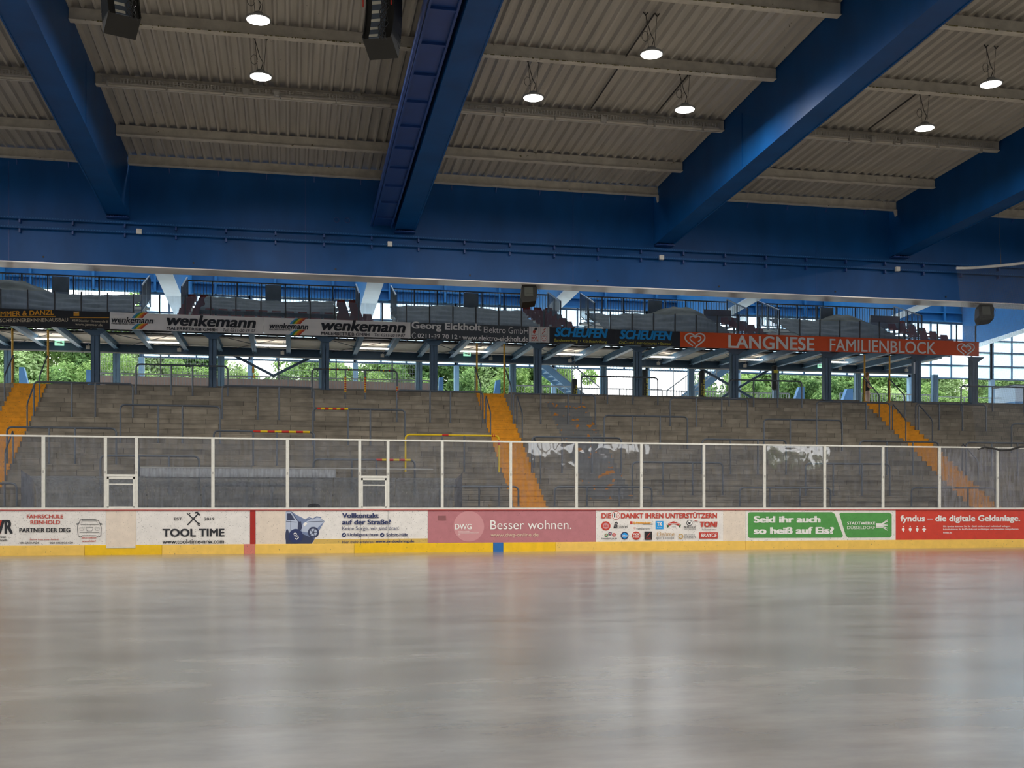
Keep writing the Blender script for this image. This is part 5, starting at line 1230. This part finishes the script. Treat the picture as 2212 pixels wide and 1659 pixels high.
def cab(px, py0, py1, Y, ang, label, w_=.25):
    X = XP(px, Y); z1, z0 = ZP(px, py0, Y), ZP(px, py1, Y); h = z1-z0
    t = thing('hanging_speaker', (X, Y, z0), label, 'loudspeaker', 'speakers under the girder')
    mb = MB().prism([(-w_*.8, 0), (w_*.8, .06), (w_, h*.75), (w_*.8, h), (-w_*.8, h), (-w_, h*.3)], -.2, .2)
    rot = Matrix.Rotation(ang, 4, 'Z') @ Matrix.Rotation(R(-14), 4, 'X'); mb.v = [tuple(rot @ Vector(v) + Vector((X, Y, z0))) for v in mb.v]; mb.build('cabinet', BLACKG, t)
    mb = MB().box(-w_*.55, w_*.45, -.22, -.2, h*.35, h*.85).box(-.1, .1, -.23, -.21, h*.5, h*.6); mb.v = [tuple(rot @ Vector(v) + Vector((X, Y, z0))) for v in mb.v]; mb.build('rear_panel', mat('spk_panel', (.05, .055, .045), .5), t)
    MB().tube([(X-.15, Y, z1-.05), (X-.15, Y, ZG0)], .012, 5).tube([(X+.15, Y, z1-.05), (X+.15, Y, ZG0)], .012, 5).tube([(X+w_, Y-.1, z0+.2), (X+w_+.05, Y-.1, z0+.4), (X+w_-.03, Y, z1)], .008, 5).build('hangers', DARK, t)
cab(1142, 618, 660, 31.0, R(-6), 'black loudspeaker hanging under the girder in the middle'); cab(2128, 660, 698, 31.0, R(-14), 'black loudspeaker hanging under the girder at the right, behind the net')

# ------------------------------------------------------------------ net and its curved rail at the right
pts = []; 
for i in range(16):
    u = i/15; px = 2066 + 190*u; Yn = 30.2 - 3.4*u**1.6; pts.append((XP(2066, 30.2) + 3.4*u, Yn))
zr = ZP(2066, 579, 30.2)
rt = MB().tube([(x, y, zr) for x, y in pts], .045, 8).build('net_rail', mat('rail_white', (.6, .6, .58), .4)); tag(rt, 'curved white rail holding the safety net at the right', 'net rail')
vs = []; uv = []; L = 0; zb = ZGT-.05
fs = []
for i, (x, y) in enumerate(pts):
    if i: L += math.hypot(x-pts[i-1][0], y-pts[i-1][1])
    xb = x + .35*(1-i/15)
    for z in (zr, zb): vs.append((x if z == zr else xb, y-.01 if z == zr else y-.55, z)); uv.append((L, z))
for i in range(15): fs.append((2*i, 2*i+1, 2*i+3, 2*i+2))
no = MB().add(vs, fs).build('safety_net', NET); tag(no, 'fine dark safety net hanging from the curved rail at the right', 'net')
ul = no.data.uv_layers.new(name='UVMap')
for lp in no.data.loops: ul.data[lp.index].uv = uv[lp.vertex_index]
tag(MB().tube([(vs[2*i+1][0], vs[2*i+1][1]-.02, vs[2*i+1][2]+.06*math.sin(i*1.4)) for i in range(16)], .035, 6).build('net_rope', CABLE), 'dark bundled lower hem of the safety net', 'rope')
x, y = pts[5]; tag(MB().tube([(x, y, zr), (x-.1, y, zr+1.8)], .006, 4).tube([(x, y, zr), (x-.02, y, zr+.35)], .012, 5).build('rail_hanger', DARK), 'thin wire holding up the curved net rail', 'wire')

# ------------------------------------------------------------------ trees and shrubs outside
def foliage(name, nleaf, r, seed, m):
    rnd = random.Random(seed); mb = MB(); cl = [(rnd.gauss(0, .45), rnd.gauss(0, .4), rnd.gauss(0, .42), rnd.uniform(.22, .45)) for _ in range(34)]
    for i in range(nleaf):
        cx, cy, cz, cr_ = rnd.choice(cl)
        d = Vector((rnd.gauss(0, 1), rnd.gauss(0, 1), rnd.gauss(0, 1))).normalized()*cr_*rnd.uniform(.75, 1.05)
        p = Vector((cx, cy, cz)) + d; p *= r*.75
        nrm = (d.normalized() + Vector((rnd.uniform(-.7,.7), rnd.uniform(-.7,.7), rnd.uniform(-.3,.9)))).normalized(); a = nrm.orthogonal().normalized(); a = (Matrix.Rotation(rnd.uniform(0, 6.28), 3, nrm) @ a); b = nrm.cross(a)
        s_ = rnd.uniform(.045, .095); mb.add([p-a*s_, p+b*s_*.5+nrm*.01, p+a*s_, p-b*s_*.5], [(0,1,2,3)])
    me = bpy.data.meshes.new(name); me.from_pydata(mb.v, [], mb.f); me.materials.append(m); return me
FM = [foliage('foliage', 17000, 1.9, i, LEAF[i % 3]) for i in range(4)]
shr = 0
rnd = random.Random(3)
for row, (Y, zc, step, sc) in enumerate(((54.0, 6.5, 2.2, .92), (59.0, 8.0, 3.1, 1.3))):
    x = -18 if row == 0 else -20; i = 0
    while x < 48:
        i += 1; X = x + rnd.uniform(-.5, .5); yy = Y + rnd.uniform(-.6, .6); k = sc*rnd.uniform(.85, 1.2); z = zc + rnd.uniform(-.3, .4)
        pq = PY(X, yy, 6)[0]
        if 1225 < pq < 1530 or (row == 1 and 440 < pq < 600): x += step; continue
        nm = 'shrub' if row == 0 else 'tree'
        t = thing('leafy_%s' % nm, (X, yy, 5.2), 'leafy green %s beyond the concourse, %s in the %s row from the left' % (nm, ORD[i], ['front', 'back'][row]), nm, 'greenery beyond the concourse')
        o = bpy.data.objects.new('foliage', FM[rnd.randrange(4)]); COL.objects.link(o); o.parent = t; o.location = (0, 0, z-5.2); o.scale = (k*1.15, k*.9, k); o.rotation_euler = (0, 0, rnd.uniform(0, 6.28))
        MB().tube([(X, yy, 5.1), (X+rnd.uniform(-.2, .2), yy, z)], .08, 7, [.11, .06]).build('trunk', BARK, t)
        if row == 1:
            o2 = bpy.data.objects.new('foliage', FM[rnd.randrange(4)]); COL.objects.link(o2); o2.parent = t; o2.location = (rnd.uniform(-.6, .6), .4, z-5.2+1.2*k); o2.scale = (k*.8,)*3; o2.rotation_euler = (0, 0, rnd.uniform(0, 6.28))
        x += step

# ------------------------------------------------------------------ near side of the hall, behind the camera
mb = MB(); yb_ = -13.0
def wbox(x0, x1, z0, z1): mb.box(x0, x1, yb_-.2, yb_, z0, z1)
wbox(-32, 58, 0, 4.6)
ops = [(16.2, 19.4), (20.6, 24.2), (33.5, 38.5)]; x = -32
for a, b in ops: wbox(x, a, 4.6, 6.3); x = b
wbox(x, 58, 4.6, 6.3)
wbox(-32, 58, 6.3, 10.2)
wbox(16, 24.4, 4.6, 5.0)
for bxx in (17.2, 18.5, 21.7, 23.1): wbox(bxx, bxx+.12, 4.6, 6.3)
struct('wall_near', mb, mat('near_wall', srgb(120, 115, 108), .8))
mb = MB()
for x in range(-32, 47, 8): mb.box(x, x+.4, yb_-.2, yb_, 10.2, zpur(-13)+.3)
struct('trim_2', mb, BLUE)

for nm, x in (('wall_left', -32.2), ('wall_right', 58.2)):
    mb = MB().box(x-.2, x, -13, 50, 0, 5.3).box(x-.2, x, -13, 41, 8.6, 12)
    for y in range(-13, 50, 6): mb.box(x-.2, x, y, y+.5, 5.3, 8.6)
    struct(nm, mb, mat('end_wall', srgb(120, 118, 112), .8))

for i, (x, z) in enumerate(((33.5, 4.5), (36, 4.9), (38.5, 4.4))):
    t = thing('leafy_tree', (x, -18, 0), 'green tree outside the near wall, mirrored in the rink glass, %s from the left' % ORD[i+1], 'tree', 'trees outside the near wall')
    o = bpy.data.objects.new('foliage', FM[i]); COL.objects.link(o); o.parent = t; o.location = (0, 0, z); o.scale = (.9, .7, .85)
    MB().tube([(x, -18, 0), (x, -18, z)], .1, 7).build('trunk', BARK, t)
